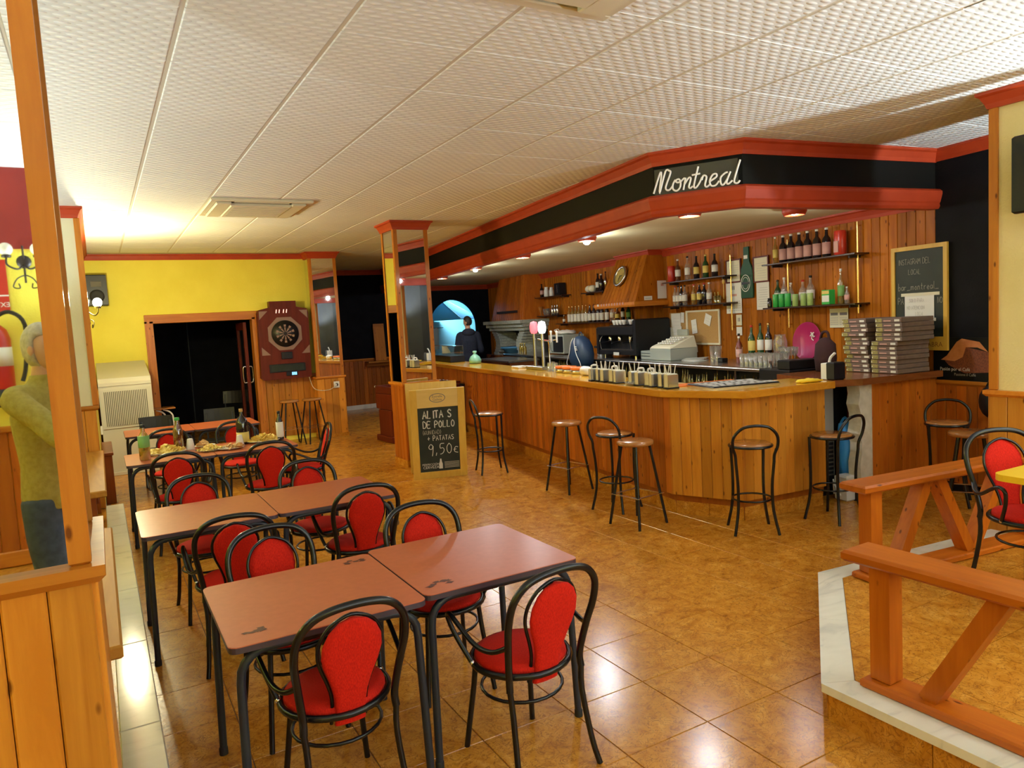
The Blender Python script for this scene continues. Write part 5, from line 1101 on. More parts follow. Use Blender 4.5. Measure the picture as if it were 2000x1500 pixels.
for q in ([(-.06,.07),(-.09,.05),(-.10,.02),(-.12,.03)],[(-.05,.03),(-.08,.06),(-.11,.07)],[(-.08,.04),(-.07,.0),(-.10,-.02)]): ribbon(m, [Vector((x,.0,z)) for x, z in q], .014, Vector((0,1,0)))
m.xf(Matrix.Translation((0,.012,.03))).obj('white_emblem', PLASTIC_W, ty)
pp = thing('loose_papers', 'heap of white papers and cloth on the steel counter under the cork board', 'papers', at(3.30,.42), ROTB)
for k in range(5): MB().box(-.16,.14,-.10,.10,0,.004).xf(Matrix.Translation((.02*k,-.02*k,.006*k)) @ Matrix.Rotation(.3*k, 4, 'Z') @ Matrix.Rotation(.03*k, 4, 'X')).obj('sheet', PAPER, pp)
for k, s in enumerate([2.98,2.88]): glassy(['left','right'][k]+' clear beaker holding straws on the steel counter', s, .34, [(.04,0),(.05,.20),(.047,.20),(.038,.01)], 14, None, 'beaker')
bx2 = thing('small_speaker', 'small black box on the steel counter left of the purple bottle', 'box', at(2.66,.44), ROTB); MB().bbox(-.05,.05,-.04,.04,0,.055,.006).obj('body', PLASTIC_B, bx2); MB().bbox(-.04,.04,.04,.043,.01,.045,.002).obj('front_grille', RUBBER, bx2)
# ------------------------------------------------------------------ things on the bar top (z 1.15)
BZ = 1.15
for k, s in enumerate([2.00,1.89,1.76,1.62,1.50,1.24,1.10,.96,.86,.74,.62]):
    off = 2.63-.02*(k % 2); 
    t = thing('napkin_holder', ORD[k]+' napkin holder from the left in the row on the bar corner', 'napkin holder', BW(s,off-.005*k,BZ), ROTB+R(-8+5*(k % 4)), 'napkin holders on the bar')
    for x in (-.033,.033): MB().bbox(x-.004,x+.004,-.055,.055,.012,.128,.002).obj('side_plate', STEEL, t)
    MB().bbox(-.029,.029,-.052,.052,.012,.134,.003).obj('napkins', PAPER_C, t); MB().bbox(-.042,.042,-.062,.062,0,.014,.004).obj('base', PLASTIC_B, t)
    if k in (1,2,4,5,8,9,10):
        for q in (-.025,.0,.028): MB().tube([(q*.6,q,.12),(q*.9,q*1.6,.215)], .0055, 5).obj('cutlery', LAB_W, t)
    else: MB().tube(catmull([(0,-.03,.125),(0,-.03,.165),(0,.03,.165),(0,.03,.125)], 3), .010, 6).obj('handle', LAB_W, t)
t = thing('ashtray', 'clear square glass dish in front of the napkin holders', 'dish', BW(1.19,2.66,BZ), ROTB); MB().lathe([(.05,0),(.06,.005),(.065,.035),(.05,.035),(.045,.01),(0,.01)], 8).obj('dish', G_CLEAR, t); MB().lathe([(.066,.033),(.067,.038),(.05,.038)], 8).obj('rim', G_CLEAR, t)
# flat menu boards at the corner
mn = thing('menu_board', 'black drinks board lying flat on the bar corner', 'board', (4.98,4.80,BZ), R(-14)); MB().bbox(-.30,.36,-.24,.22,.012,.022,.003).obj('board', PLASTIC_B, mn); MB().box(-.31,.37,-.25,.23,.0,.012).obj('frame', STEEL, mn)
for k in range(6): write('printed_words', ['CERVEZA','BOCATAS','TAPAS','RACION','BEBIDAS','COPAS'][k], mn, (-.24+.29*(k % 2),.10-.12*(k//2),.0225), (1,.05,0), (0,1,0), .075, .014, PLASTIC_W, .62, 0, .0008, False) if False else None
m = MB()
rr = random.Random(4)
for r_ in range(5):
    x = -.27
    while x < .30:
        w = rr.uniform(.04,.10); m.box(x, x+w, -.20+.08*r_, -.20+.08*r_+.045, .0222, .0228); x += w+.02
m.obj('white_print', PLASTIC_W, mn)
mn2 = thing('menu_board', 'orange headed board lying under the black drinks board', 'board', (5.0,5.10,BZ), R(-12)); MB().bbox(-.36,.34,-.08,.10,0,.008,.002).obj('board', ORANGE_D, mn2); m = MB(); [m.box(-.12+.05*k,-.085+.05*k,-.02,.03,.008,.0086) for k in range(7)]; m.obj('white_print', PLASTIC_W, mn2)
yc = thing('yellow_cloth', 'folded bright yellow cloth at the right end of the bar', 'cloth', (5.50,4.36,BZ), R(-8))
m = MB(); m.ell((0,0,.012), (.13,.06,.020), 18, 6); m.v = [(x, y, max(.001,z+.006*math.sin(60*x))) for x, y, z in m.v]; m.obj('folded_cloth', mat('yellow_cloth_m', (.80,.56,.02), .8), yc); MB().tube(catmull([(-.12,-.05,.012),(0,-.062,.014),(.12,-.05,.012)], 4), .008, 6).obj('hem', YELLOWLAM, yc)
# beer tap tower
tp = thing('beer_tap', 'steel beer taps with glowing red and white badges on the bar', 'beer tap', BW(4.32,2.28,BZ), ROTB)
MB().bbox(-.28,.30,-.07,.07,0,.05,.006).obj('drip_tray', STEEL, tp)
for x, mt in ((.10, LED_R), (-.18, LED_W)):
    MB().tube([(x,0,.05),(x,0,.50)], .024, 12).obj('column', STEEL, tp); m = MB(); m.lathe([(0,.50),(.04,.505),(.055,.54),(.058,.60),(.045,.66),(0,.675)], 14, (x,0,0)); m.obj('lit_badge', mt, tp)
MB().tube(catmull([(-.34,-.02,.05),(-.34,-.02,.36),(-.40,.02,.40),(-.46,.04,.40)], 4), .012, 8).obj('side_spout', CHROME, tp); MB().tube(catmull([(.08,-.05,.42),(-.25,-.05,.40),(-.58,-.05,.42)], 4), .012, 8).obj('cross_pipe', CHROME, tp)
for x in (-.40,-.58): MB().lathe([(.012,.38),(.014,.50),(.02,.53),(0,.54)], 10, (x,-.03,0)).obj('tap_handle', PLASTIC_W, tp)
for k, (s, o_) in enumerate([(3.86,2.32),(3.70,2.30),(3.96,2.22)]):
    t = thing('beer_glass', ORD[k]+' of the upturned glasses beside the beer taps', 'glass', BW(s,o_,BZ), ROTB, 'glasses beside the beer taps'); MB().lathe([(.036,0),(.034,.005),(.026,.10),(.024,.115),(0,.118)], 12).obj('bowl', G_CLEAR, t); MB().lathe([(.037,0),(.037,.005),(.034,.005)], 12).obj('rim', G_CLEAR, t)
for k, (s, m_) in enumerate([(3.50,ORANGE_D),(3.30,ORANGE_D),(3.05,ORANGE_D)]):
    t = thing('snack_tub', ORD[k]+' from the left of the orange rimmed steel tubs on the bar', 'tub', BW(s,2.30,BZ), ROTB, 'orange rimmed tubs'); MB().lathe([(.07,0),(.09,.005),(.09,.055),(0,.056)], 18).obj('tub', STEEL, t); MB().lathe([(.093,.055),(.096,.06),(.093,.085),(0,.088)], 18).obj('lid', m_, t)
t = thing('jar_lying', 'white jar lying on its side by the orange tubs', 'jar', BW(2.72,2.36,BZ+.056), ROTB); MB().lathe([(0,-.09),(.05,-.085),(.055,-.03),(.055,.07),(.04,.09),(0,.092)], 14).xf(Matrix.Rotation(PI/2,4,'Y')).obj('body', PLASTIC_W, t); MB().lathe([(.035,.09),(.035,.115),(0,.116)], 12).xf(Matrix.Rotation(PI/2,4,'Y')).obj('lid', BRASS, t)
t = thing('white_tray', 'small white tray left of the beer taps', 'tray', BW(4.95,2.30,BZ), ROTB); MB().bbox(-.14,.14,-.09,.09,0,.03,.008).obj('tray', PLASTIC_W, t); MB().box(-.12,.12,-.07,.07,.03,.031).obj('well', GREYBOX, t)
# griddle, trays and green bag far along the bar
gd = thing('griddle_case', 'black hot plate with a glass hood at the far end of the bar', 'hot plate', BW(8.55,2.40,BZ), ROTB); MB().bbox(-.75,.75,-.16,.12,0,.12,.008).obj('body', PLASTIC_B, gd); MB().bbox(.35,.95,-.14,.125,0,.11,.006).obj('wooden_end', SEATWOOD, gd); MB().box(-.7,.7,-.15,-.145,.12,.30).box(-.7,.7,-.145,.05,.295,.30).obj('glass_hood', G_CLEAR, gd); MB().tube([(-.7,.05,.30),(.7,.05,.30)], .008, 6).obj('hood_rail', STEEL, gd)
gb = thing('green_bag', 'knotted pale green plastic bag on the bar', 'bag', BW(6.95,2.33,BZ), ROTB); m = MB().lathe([(0,0),(.10,.01),(.11,.06),(.08,.12),(.03,.16),(.015,.17),(.04,.20),(.03,.22),(0,.20)], 12); m.v = [(x*(1+.15*math.sin(7*y*30+z*40)), y, z) for x, y, z in m.v]; GB = mat('pale_green_film', (.22,.48,.34), .4); m.obj('bag', GB, gb); MB().lathe([(.022,.155),(.026,.165),(.022,.175)], 10).obj('knot', GB, gb)
sk = thing('steel_worktop', 'low steel side counter behind the green bag', 'counter', BW(7.9,1.35,0), ROTB); MB().bbox(-.8,.8,-.3,.3,1.10,1.14,.008).obj('top', STEEL, sk); MB().bbox(-.78,.78,-.28,.28,0,1.10,.008).obj('cabinet', BROWN_TOP, sk)
bt_ = thing('bread_bag', 'crumpled yellow brown bread bag at the far end of the bar', 'bag', BW(9.9,2.42,BZ), ROTB); m = MB().lathe([(0,0),(.16,.01),(.18,.10),(.14,.22),(.08,.30),(.05,.36),(.02,.44),(0,.45)], 14); m.v = [(x*(1+.18*math.sin(11*y+13*z)), y*(1+.15*math.cos(9*x+8*z)), z) for x, y, z in m.v]; KRAFT = noisy('yellow_brown_film', (.30,.22,.06), (.42,.32,.11), 20, .5, world=False); m.obj('bag', KRAFT, bt_); MB().ell((.14,.05,.30), (.05,.03,.06), 8, 6).obj('handle_loop', KRAFT, bt_)
# ------------------------------------------------------------------ brown counter stub with pizza boxes
st = thing('side_counter', 'dark brown counter stub with broken white plaster end, carrying card boxes', 'counter', (0,0,0))
tops = [(-.08,-.0),(-.08,1.02),(-.0,1.29),(.93,1.10),(.93,-.0)]
P4 = [BW(s, o_, 0) for s, o_ in tops]; MB().prism([(p.x, p.y) for p in P4][::-1], 1.09, 1.15).obj('worktop', BROWN_TOP, st)
planks(st, Q(0,.0), Q(0,.84), .10, 1.09, .095, PINE_D); bwbox(MB(), .002, .28, 0, .84, 0, 1.09).obj('carcass', MAHOG, st); bwbox(MB(), -.016, 0, 0, .84, 0, .10).obj('plinth_tile', F_TILE, st)
m = MB(); ring_ = []
rr = random.Random(3)
for k in range(13):
    z_ = .0+k*1.09/12; w = .985+rr.uniform(-.02,.02); ring_.append([tuple(BW(s, o_, z_)) for s, o_ in ((-.012,.842),(-.012,w),(.12,w+.01),(.12,.842))])
m.loft(ring_, smooth=False); m.obj('broken_plaster_end', PLASTERRAW, st); bwbox(MB(), -.02, .1, .86, 1.0, 0, .20).obj('broken_foot', DULL_BLACK, st)
fg = thing('under_counter_fridge', 'steel fronted fridge with a vent grille in the gap beside the bar end', 'fridge', (0,0,0)); bwbox(MB(), .32, .9, .97, 1.62, .12, 1.06).obj('body', mat('pale_steel_front', (.42,.40,.33), .35, .0), fg); bwbox(MB(), .31, .32, .985, 1.60, .12, .58).obj('vent_panel', PLASTIC_B, fg); m = MB()
for k in range(9): bwbox(MB(), .300, .312, 1.0, 1.58, .20+k*.04, .212+k*.04).obj('vent_slat', GREYDARK, fg)
bwbox(MB(), .34, .9, .97, 1.62, 0, .12).obj('base', PLASTIC_B, fg); dkp = thing('dark_gap_block', 'black appliance block added in the dark gap under the brown counter', 'filler', (0,0,0)); bwbox(MB(), .34, .9, .60, .955, .0, 1.07).obj('body', PLASTIC_B, dkp); bwbox(MB(), .33, .34, .62, .94, .72, 1.05).obj('door', PLASTIC_B, dkp)  # black block added to fill the dark gap
bs = thing('blue_sack', 'bright blue plastic sack stuffed in the gap beside the plaster end', 'sack', BW(.22,.93,.20), ROTB); m = MB().lathe([(0,0),(.09,.01),(.10,.15),(.10,.35),(.08,.50),(0,.51)], 12); m.v = [(x*.8*(1+.1*math.sin(20*z+8*y)), y*.7, z) for x, y, z in m.v]; m.obj('sack', BLUE_S, bs); MB().tube(catmull([(-.05,0,.5),(0,0,.56),(.05,0,.5)], 3), .012, 6).obj('neck', BLUE_S, bs)
ad = thing('white_canister', 'white plastic tub with a cable on the floor by the blue sack', 'tub', BW(.12,1.02,0), ROTB); MB().bbox(-.07,.07,-.08,.08,.0,.24,.015).obj('tub', PLASTIC_W, ad); MB().tube(catmull([(.0,.08,.05),(.02,.13,.15),(.05,.12,.2),(.06,.10,.06)], 4), .006, 6).obj('cable', PLASTIC_W, ad)
nb = [0]
bxm = thing('card_box', 'x', 'box'); bh = .0435
MB().bbox(-.145,.145,-.205,.205,.001,bh-.001,.003).obj('carton', BOXCARD, bxm)
MB().box(.070,.143,.2045,.2065,.004,bh-.004).obj('olive_patch', OLIVE, bxm); MB().box(-.03,.05,.2045,.2065,.012,.022).obj('red_lettering', LAB_P, bxm); MB().box(-.125,-.070,.2045,.2065,.010,.030).obj('white_label', LAB_W, bxm); MB().box(.130,.140,.2046,.2068,.012,.024).obj('white_mark', LAB_W, bxm)
for k in range(12):
    put(bxm, nb, BW(.415+.014*(k % 3)+.003*k, .345-.006*(k % 4), 1.152+k*bh), ROTB, ORD[k]+' box from the bottom of the left stack of taupe pizza boxes', 'pizza boxes on the brown counter')
for k in range(12):
    put(bxm, nb, BW(.105+.010*(k % 3)-(.055 if k > 6 else 0), .345-.006*(k % 3), 1.152+k*bh), ROTB, ORD[k]+' box from the bottom of the right stack of taupe pizza boxes', 'pizza boxes on the brown counter')
fx = ROTB+PI
nd = thing('napkin_dispenser', 'white and black napkin dispenser left of the pizza boxes', 'napkin holder', BW(.10,1.20,BZ), fx); MB().bbox(-.07,.0,-.06,.06,0,.15,.005).obj('white_side', PLASTIC_W, nd); MB().bbox(.0,.09,-.065,.065,0,.16,.01).obj('black_side', PLASTIC_B, nd); MB().tube(catmull([(-.03,0,.15),(-.01,0,.20),(.04,0,.24)], 3), .012, 6).obj('pulled_napkin', PAPER, nd)
mb_ = thing('dark_bag', 'dark maroon bag slumped behind the pizza boxes', 'bag', BW(.76,.62,BZ), ROTB); m = MB().lathe([(0,0),(.11,.01),(.12,.14),(.11,.28),(.05,.34),(0,.35)], 14); m.v = [(x*(1+.1*math.sin(9*z+6*y)), y*.7, z) for x, y, z in m.v]; m.obj('bag', MAROON, mb_); MB().tube(catmull([(-.06,0,.31),(-.03,.0,.40),(.04,0,.39),(.07,0,.30)], 4), .014, 6).obj('strap', MAROON, mb_)
# bag on the right column, television
tv = thing('television', 'dark flat television on the cream pillar at the right edge', 'television', (0,0,0)); MB().bbox(5.33,5.385,1.72,2.605,2.36,2.86,.012).obj('casing', PLASTIC_B, tv); MB().box(5.385,5.45,2.35,2.5,2.5,2.7).obj('bracket', IRON, tv)
bgk = thing('hanging_bag', 'black bag hanging on the wall beside the cream pillar', 'bag', BW(-.62,.10,.78), ROTB); MB().ell((0,0,.12), (.12,.07,.15), 12, 8).obj('bag', PLASTIC_B, bgk); MB().tube(catmull([(-.05,0,.25),(0,0,.33),(.05,0,.25)], 3), .01, 6).obj('strap', PLASTIC_B, bgk)
# ------------------------------------------------------------------ indoor barbecue at the far end of the bar
fp = sroot('wall_barbecue')
v = [tuple(BW(*p)) for p in [(9.05,0,1.86),(11.0,0,1.86),(11.0,.5,1.86),(9.05,.5,1.86),(9.2,0,2.80),(10.75,0,2.80),(10.75,.35,2.80),(9.2,.35,2.80)]]
MB().add(v, [(0,1,2,3),(3,2,6,7),(0,3,7,4),(2,1,5,6)]).obj('hood_core', PINE_D, fp)
for i in range(16):
    a0, a1 = (i+.08)/16, (i+.92)/16; L0, L1 = Vector(v[3]).lerp(Vector(v[2]), a0), Vector(v[3]).lerp(Vector(v[2]), a1); U0, U1 = Vector(v[7]).lerp(Vector(v[6]), a0), Vector(v[7]).lerp(Vector(v[6]), a1); nn = N*.02
    MB().add([L0,L1,U1,U0,L0+nn,L1+nn,U1+nn,U0+nn], [(4,5,6,7),(0,1,5,4),(1,2,6,5),(2,3,7,6),(3,0,4,7)]).obj('hood_slat', PINE_D, fp)
for j, (s0, s1, o1) in enumerate([(8.98,11.10,.55),(8.93,11.17,.60),(8.9,11.2,.66)]): bwbox(MB(), s0, s1, 0, o1, 1.64+.075*j, 1.712+.075*j).obj('brick_course', BRICKG, fp)
for base, sg_ in ((9.15, 1), (10.72, -1)):
    for j in range(9):
        sh_ = .16*math.sin(j/8*PI*1.1)*sg_; bwbox(MB(), base+sh_, base+.28+sh_, .0, .50, 1.10+.06*j, 1.157+.06*j).obj('brick', BRICKG, fp)
bwbox(MB(), 9.0, 11.1, .0, .04, 1.0, 1.65).obj('black_back', DULL_BLACK, fp); bwbox(MB(), 8.9, 11.2, 0, .62, .0, 1.10).obj('hearth_base', BROWN_TOP, fp); bwbox(MB(), 9.4, 10.6, .505, .53, 2.02, 2.07).obj('iron_bar', IRON, fp)  # even black sheet closes the back of the opening
bt2 = thing('blue_basin', 'light blue plastic basin on the barbecue hearth', 'basin', BW(9.85,.42,1.10), ROTB); MB().lathe([(.0,.0),(.20,.0),(.27,.14),(.31,.16),(.31,.19),(.26,.17),(.18,.02),(0,.02)], 18).obj('basin', BLUE_P, bt2); MB().lathe([(.30,.16),(.325,.165),(.325,.185),(.30,.19)], 18).obj('rim', BLUE_P, bt2)
for k, s in enumerate([8.85,8.75,8.62]): bottle(BW(s,.70,cz), ORD[k]+' from the left of three pale sauce bottles by the barbecue', G_OIL, None, LAB_Y, .22, .035, 'sauce bottles by the barbecue')
# ------------------------------------------------------------------ dart machine
dm = thing('dart_machine', 'mahogany red electronic dartboard cabinet on the far wall', 'dart machine', (2.80,12.86,0))
sil = [(-.40,1.08),(.36,1.08),(.40,1.12),(.42,2.20),(.40,2.26),(.22,2.30),(.22,2.40),(-.22,2.40),(-.22,2.30),(-.40,2.26),(-.42,2.20),(-.44,1.12)]
def slab(poly, y0, y1): return MB().add([(x,y0,z) for x, z in poly]+[(x,y1,z) for x, z in poly], [tuple(range(len(poly))), tuple(range(2*len(poly)-1, len(poly)-1, -1))]+[(i, len(poly)+i, len(poly)+(i+1) % len(poly), (i+1) % len(poly)) for i in range(len(poly))])
slab(sil, -.16, 0).obj('cabinet', MAHOG, dm)
TAUPE = mat('taupe_panel', (.24,.14,.10), .4)
slab([(.30*math.cos(R(22.5+45*k)), 1.85+.30*math.sin(R(22.5+45*k))) for k in range(8)], -.175, -.16).obj('octagon_surround', TAUPE, dm)
MB().lathe([(0,0),(.225,0),(.225,.02),(0,.021)], 40).xf(Matrix.Translation((0,-.175,1.85)) @ Matrix.Rotation(PI/2,4,'X')).obj('dartboard', PLASTIC_B, dm)
def seg(r0, r1, a0, a1, y): return [(r*math.cos(a), y, 1.85+r*math.sin(a)) for r, a in ((r0,a0),(r0,a1),(r1,a1),(r1,a0))]
for k in range(20):
    a0, a1 = 2*PI*(k-.42)/20, 2*PI*(k+.42)/20
    if k % 2: m = MB(); m.add(seg(.03,.105,a0,a1,-.1965), [(3,2,1,0)]); m.add(seg(.115,.155,a0,a1,-.1965), [(3,2,1,0)]); m.obj('board_segment', TAUPE, dm)
for sx in (-1, 1):
    for z0, sz in ((2.24,-1),(1.50,1)): slab([(sx*.40,z0),(sx*.26,z0),(sx*.31,z0+sz*.05),(sx*.36,z0+sz*.10),(sx*.40,z0+sz*.14)], -.165, -.158).obj('corner_plate', TAUPE, dm)
for x in (-.12,-.07,.0,.05): MB().tube([(x,-.163,2.20),(x+.01,-.163,2.26)], .007, 6).obj('lit_strip', mat('lit_pink', (1,.7,.6), .3, emit=(1,.6,.5), estr=1.2), dm)
MB().bbox(-.09,.09,-.185,-.16,1.42,1.54,.006).obj('dart_tray', PLASTIC_B, dm); MB().bbox(-.30,.30,-.172,-.16,1.20,1.34,.004).obj('score_panel', PLASTIC_B, dm); MB().box(-.27,.27,-.174,-.172,1.22,1.32).obj('score_glass', SLATE, dm)
MB().bbox(-.03,.16,-.18,-.16,1.13,1.20,.004).obj('coin_plate', PLASTIC_B, dm); [MB().box(.06+.022*k,.075+.022*k,-.182,-.18,1.14,1.19).obj('lit_bar', LCD_B, dm) for k in range(4)]
cbl = thing('cable', 'thin white cable looping from the dart machine to the pillar socket', 'cable', (0,0,0)); MB().tube(catmull([(3.15,12.70,1.08),(3.18,12.60,.90),(3.28,12.55,.84),(3.45,12.55,.84),(3.56,12.55,.90)], 5), .005, 5).obj('cord', PAPER_C, cbl); MB().bbox(3.545,3.575,12.54,12.57,.89,.93,.004).obj('plug', PLASTIC_W, cbl)
sk2 = thing('wall_socket', 'white socket plate on the base of the far mirrored pillar', 'socket', (3.58,12.576,.86), 0); MB().bbox(-.05,.05,-.012,0,0,.11,.003).obj('plate', PLASTIC_W, sk2); MB().lathe([(.028,0),(.028,.006),(0,.007)], 12).xf(Matrix.Translation((0,-.012,.055))@Matrix.Rotation(PI/2,4,'X')).obj('socket_well', GREYDARK, sk2)
# speaker by the sconce
spk = thing('loudspeaker', 'black box loudspeaker on the far yellow wall in the corner', 'speaker', (.07,12.88,2.42)); MB().bbox(-.13,.15,-.30,0,0,.46,.01).obj('cabinet', PLASTIC_B, spk); MB().bbox(-.06,.08,-.306,-.30,.28,.36,.003).obj('badge', GREYDARK, spk); MB().lathe([(0,0),(.10,0),(.10,.006),(.06,.002)], 18).xf(Matrix.Translation((.01,-.30,.14))@Matrix.Rotation(PI/2,4,'X')).obj('cone', RUBBER, spk)
# ------------------------------------------------------------------ table football
tf = thing('table_football', 'dark red table football with steel rods behind the mirrored pillar', 'game table', (4.45,11.30,0), R(4))
MB().bbox(-.45,.75,-.35,.42,.52,.78,.01).obj('box', MAHOG, tf); 
for b in ((-.45,.75,-.35,-.30),(-.45,.75,.37,.42),(-.45,-.40,-.30,.37),(.70,.75,-.30,.37)): MB().bbox(*b, .78, .90, .006).obj('side_wall', MAHOG, tf)
MB().box(-.40,.70,-.30,.37,.781,.786).obj('playing_field', mat('green_field', (.05,.16,.06), .5), tf)
for x in (-.33,.62): MB().bbox(x-.14,x+.14,-.22,.28,.06,.52,.01).obj('leg', MAHOG, tf); MB().bbox(x-.18,x+.18,-.28,.34,0,.10,.01).obj('leg_base', MAHOG, tf)
for k in range(8):
    x = -.33+k*.135; s = -1 if k % 2 else 1
    MB().tube([(x,-.62 if s < 0 else -.42,.86),(x,.70 if s > 0 else .50,.86)], .010, 8).obj('rod', CHROME, tf); MB().tube([(x,s*.70,.86),(x,s*.58,.86)], .019, 8).obj('grip', PLASTIC_B if k % 3 else PLASTIC_W, tf)
    for q in (-.12,.0,.12): MB().bbox(x-.012,x+.012,q-.018,q+.018,.80,.92,.004).obj('player', STEEL if s < 0 else MAHOG, tf)
MB().ell((-.2,-.33,.925), .025, 8, 6).obj('score_ball', PLASTIC_W, tf)
wbd = thing('leaning_board', 'pine board leaning on the black wall in the far recess', 'board', (5.62,16.34,1.10)); MB().bbox(0,.26,-.02,.02,0,.86,.005).xf(Matrix.Rotation(R(-4),4,'X')).obj('board', PINE_Z, wbd); MB().bbox(0,.26,-.026,-.02,.80,.86,.002).xf(Matrix.Rotation(R(-4),4,'X')).obj('top_strip', PINE_X, wbd)
wsh = thing('ledge', 'narrow pine ledge carrying the leaning board in the far recess', 'shelf', (5.4,16.30,1.06)); MB().bbox(0,.75,-.10,.2,0,.04,.006).obj('ledge', PINE_X, wsh); MB().bbox(.02,.73,.1,.2,-.08,0,.006).obj('batten', PINE_X, wsh)
# ------------------------------------------------------------------ food and bottles on the third row of tables
TZ = .7556
def tbottle(nm, lab, x, y, gm, lm, cm, h, r, neck=.38, lb=(.25,.6), liquid=None):
    t = thing(nm, lab, 'bottle', (x,y,TZ)); MB().lathe([(r*.92,0),(r,h*.03),(r,h*.58),(r*.85,h*.68),(r*neck,h*.80),(r*neck*.9,h*.92)], 16).obj('glass', gm, t)
    if lm: MB().lathe([(r+.001,h*lb[0]),(r+.0015,h*lb[0]+.001),(r+.0015,h*lb[1]),(r+.001,h*lb[1])], 16).obj('label', lm, t)
    if liquid: MB().lathe([(r*.9,.004),(r*.93,h*.05),(r*.93,h*.24),(0,h*.24)], 14).obj('liquid', liquid, t)
    MB().lathe([(r*neck,h*.91),(r*neck*1.08,h*.92),(r*neck*1.05,h*.995),(0,h)], 12).obj('cap', cm, t)
tbottle('oil_bottle', 'clear oil bottle with a green label at the left corner of the food table', .30, 7.50, G_OIL, LAB_G, PLASTIC_B, .33, .048, .38, (.36,.68), mat('oil', (.62,.42,.05), .1))
tbottle('sauce_bottle', 'tall red brown bottle with a green cap on the food table', .62, 7.84, G_BROWN, None, GREEN_CAN, .33, .046, .5, (.2,.5), REDBOT)
tbottle('wine_bottle', 'black wine bottle with a cork and ornate gold label on the food table', 1.21, 7.76, DARKBOT, LAB_Y, CORK, .36, .060, .30, (.06,.34))
tbottle('vinegar_bottle', 'slim dark bottle with a white and red label at the right of the food table', 1.57, 7.72, DARKBOT, LAB_W, PLASTIC_B, .30, .036, .42, (.10,.62))
def heap(nm, lab, x, y, rx, ry, mt, n, sd, dish=PLASTIC_W, h=.07, sz=.045):
    t = thing(nm, lab, 'food', (x,y,TZ)); k = 22
    prof = [(0,0),(.6,0),(.95,.014),(1,.018),(.96,.02),(.6,.008),(0,.008)]
    m = MB().lathe(prof, k); m.v = [(a*rx, b*ry, c) for a, b, c in m.v]; m.obj('dish', dish, t); rr = random.Random(sd); m = MB()
    for i in range(n):
        a, q = rr.uniform(0, 6.28), rr.random()**.6; zz = .016+h*(1-q)*rr.uniform(.4,1); c = Matrix.Translation((rx*.8*q*math.cos(a), ry*.8*q*math.sin(a), zz)) @ Euler((rr.uniform(-.9,.9), rr.uniform(-.9,.9), rr.uniform(0,6))).to_matrix().to_4x4()
        s = sz*rr.uniform(.6,1.1); b = MB().add([(-s,-s*.5,0),(0,-s*.7,.008),(s,-s*.4,-.002),(s*.9,s*.5,.004),(0,s*.7,-.006),(-s*.9,s*.5,.004),(0,0,.012),(0,0,-.01)], [(0,1,6),(1,2,6),(2,3,6),(3,4,6),(4,5,6),(5,0,6),(1,0,7),(2,1,7),(3,2,7),(4,3,7),(5,4,7),(0,5,7)]); b.xf(c); m.add(b.v, b.f)
    o = m.obj('heap_of_pieces', mt, t); o['kind'] = 'stuff'
heap('crisps_platter', 'long platter heaped with golden crisps at the left of the food table', .47, 7.74, .21, .13, CHIPS, 110, 1)
heap('crisps_platter', 'platter of golden crisps at the right of the food table', 1.40, 7.72, .17, .11, CHIPS, 90, 2)
heap('bread_plate', 'plate with bread rolls and a dark snack on the food table', 1.05, 7.50, .125, .10, BREAD, 9, 3, PLASTIC_W, .05, .05)
heap('snack_plate', 'small plate of bread sticks behind the glass bowl', .86, 7.88, .10, .08, BREAD, 10, 4, PLASTIC_W, .03, .05)
heap('nut_bowl', 'glass bowl of yellow snacks in the middle of the food table', .87, 7.56, .14, .11, CHIPS, 60, 5, G_CLEAR, .05, .025)
for k, (x, y, w) in enumerate([(.72,7.82,'left'),(1.16,7.66,'right')]):
    t = thing('paper_cup', w+' upturned white paper cup on the food table', 'cup', (x,y,TZ)); MB().lathe([(.040,0),(.042,.004),(.026,.105),(.022,.108),(0,.108)], 16).obj('cup', PLASTIC_W, t); MB().lathe([(.041,0),(.044,.004),(.041,.008)], 16).obj('rim', PLASTIC_W, t)
# ------------------------------------------------------------------ things seen in the mirror
ex = thing('fire_extinguisher', 'red fire extinguisher with a black hose on the yellow wall behind the camera', 'fire extinguisher', (-.64,-2.48,1.42)); MB().lathe([(.085,0),(.09,.02),(.09,.50),(.07,.57),(.03,.61),(0,.61)], 20).obj('cylinder', EXT_RED, ex); MB().lathe([(.093,-.002),(.095,.0),(.095,.13),(.093,.13)], 20).obj('black_foot', RUBBER, ex); MB().lathe([(.091,.30),(.0915,.30),(.0915,.44),(.091,.44)], 20).obj('label', LAB_W, ex)
MB().tube([(0,0,.60),(0,0,.68)], .02, 10).obj('valve', BRASS, ex); MB().tube(catmull([(0,.02,.66),(.10,.04,.70),(.19,.05,.60),(.17,.06,.30),(.14,.07,.18)], 5), .015, 8).obj('hose', RUBBER, ex); MB().beam((0,.0,.69),(.02,.11,.70),.02,.012).obj('lever', PLASTIC_B, ex)
es = thing('safety_sign', 'red fire extinguisher sign on the yellow wall behind the camera', 'sign', (-.66,-2.592,2.12)); MB().box(-.12,.12,0,.004,0,.40).obj('plate', EXT_RED, es); MB().box(-.12,.12,.004,.0046,.125,.135).obj('white_rule', PLASTIC_W, es); m = MB().box(-.06,-.02,.004,.0048,.19,.33).box(-.05,-.03,.004,.0048,.33,.36); m.obj('white_symbol', PLASTIC_W, es); type_text('sign_word', 'EXTINTOR', es, (0,.0045,.045), (-1,0,0), (0,0,1), .05, PLASTIC_W)
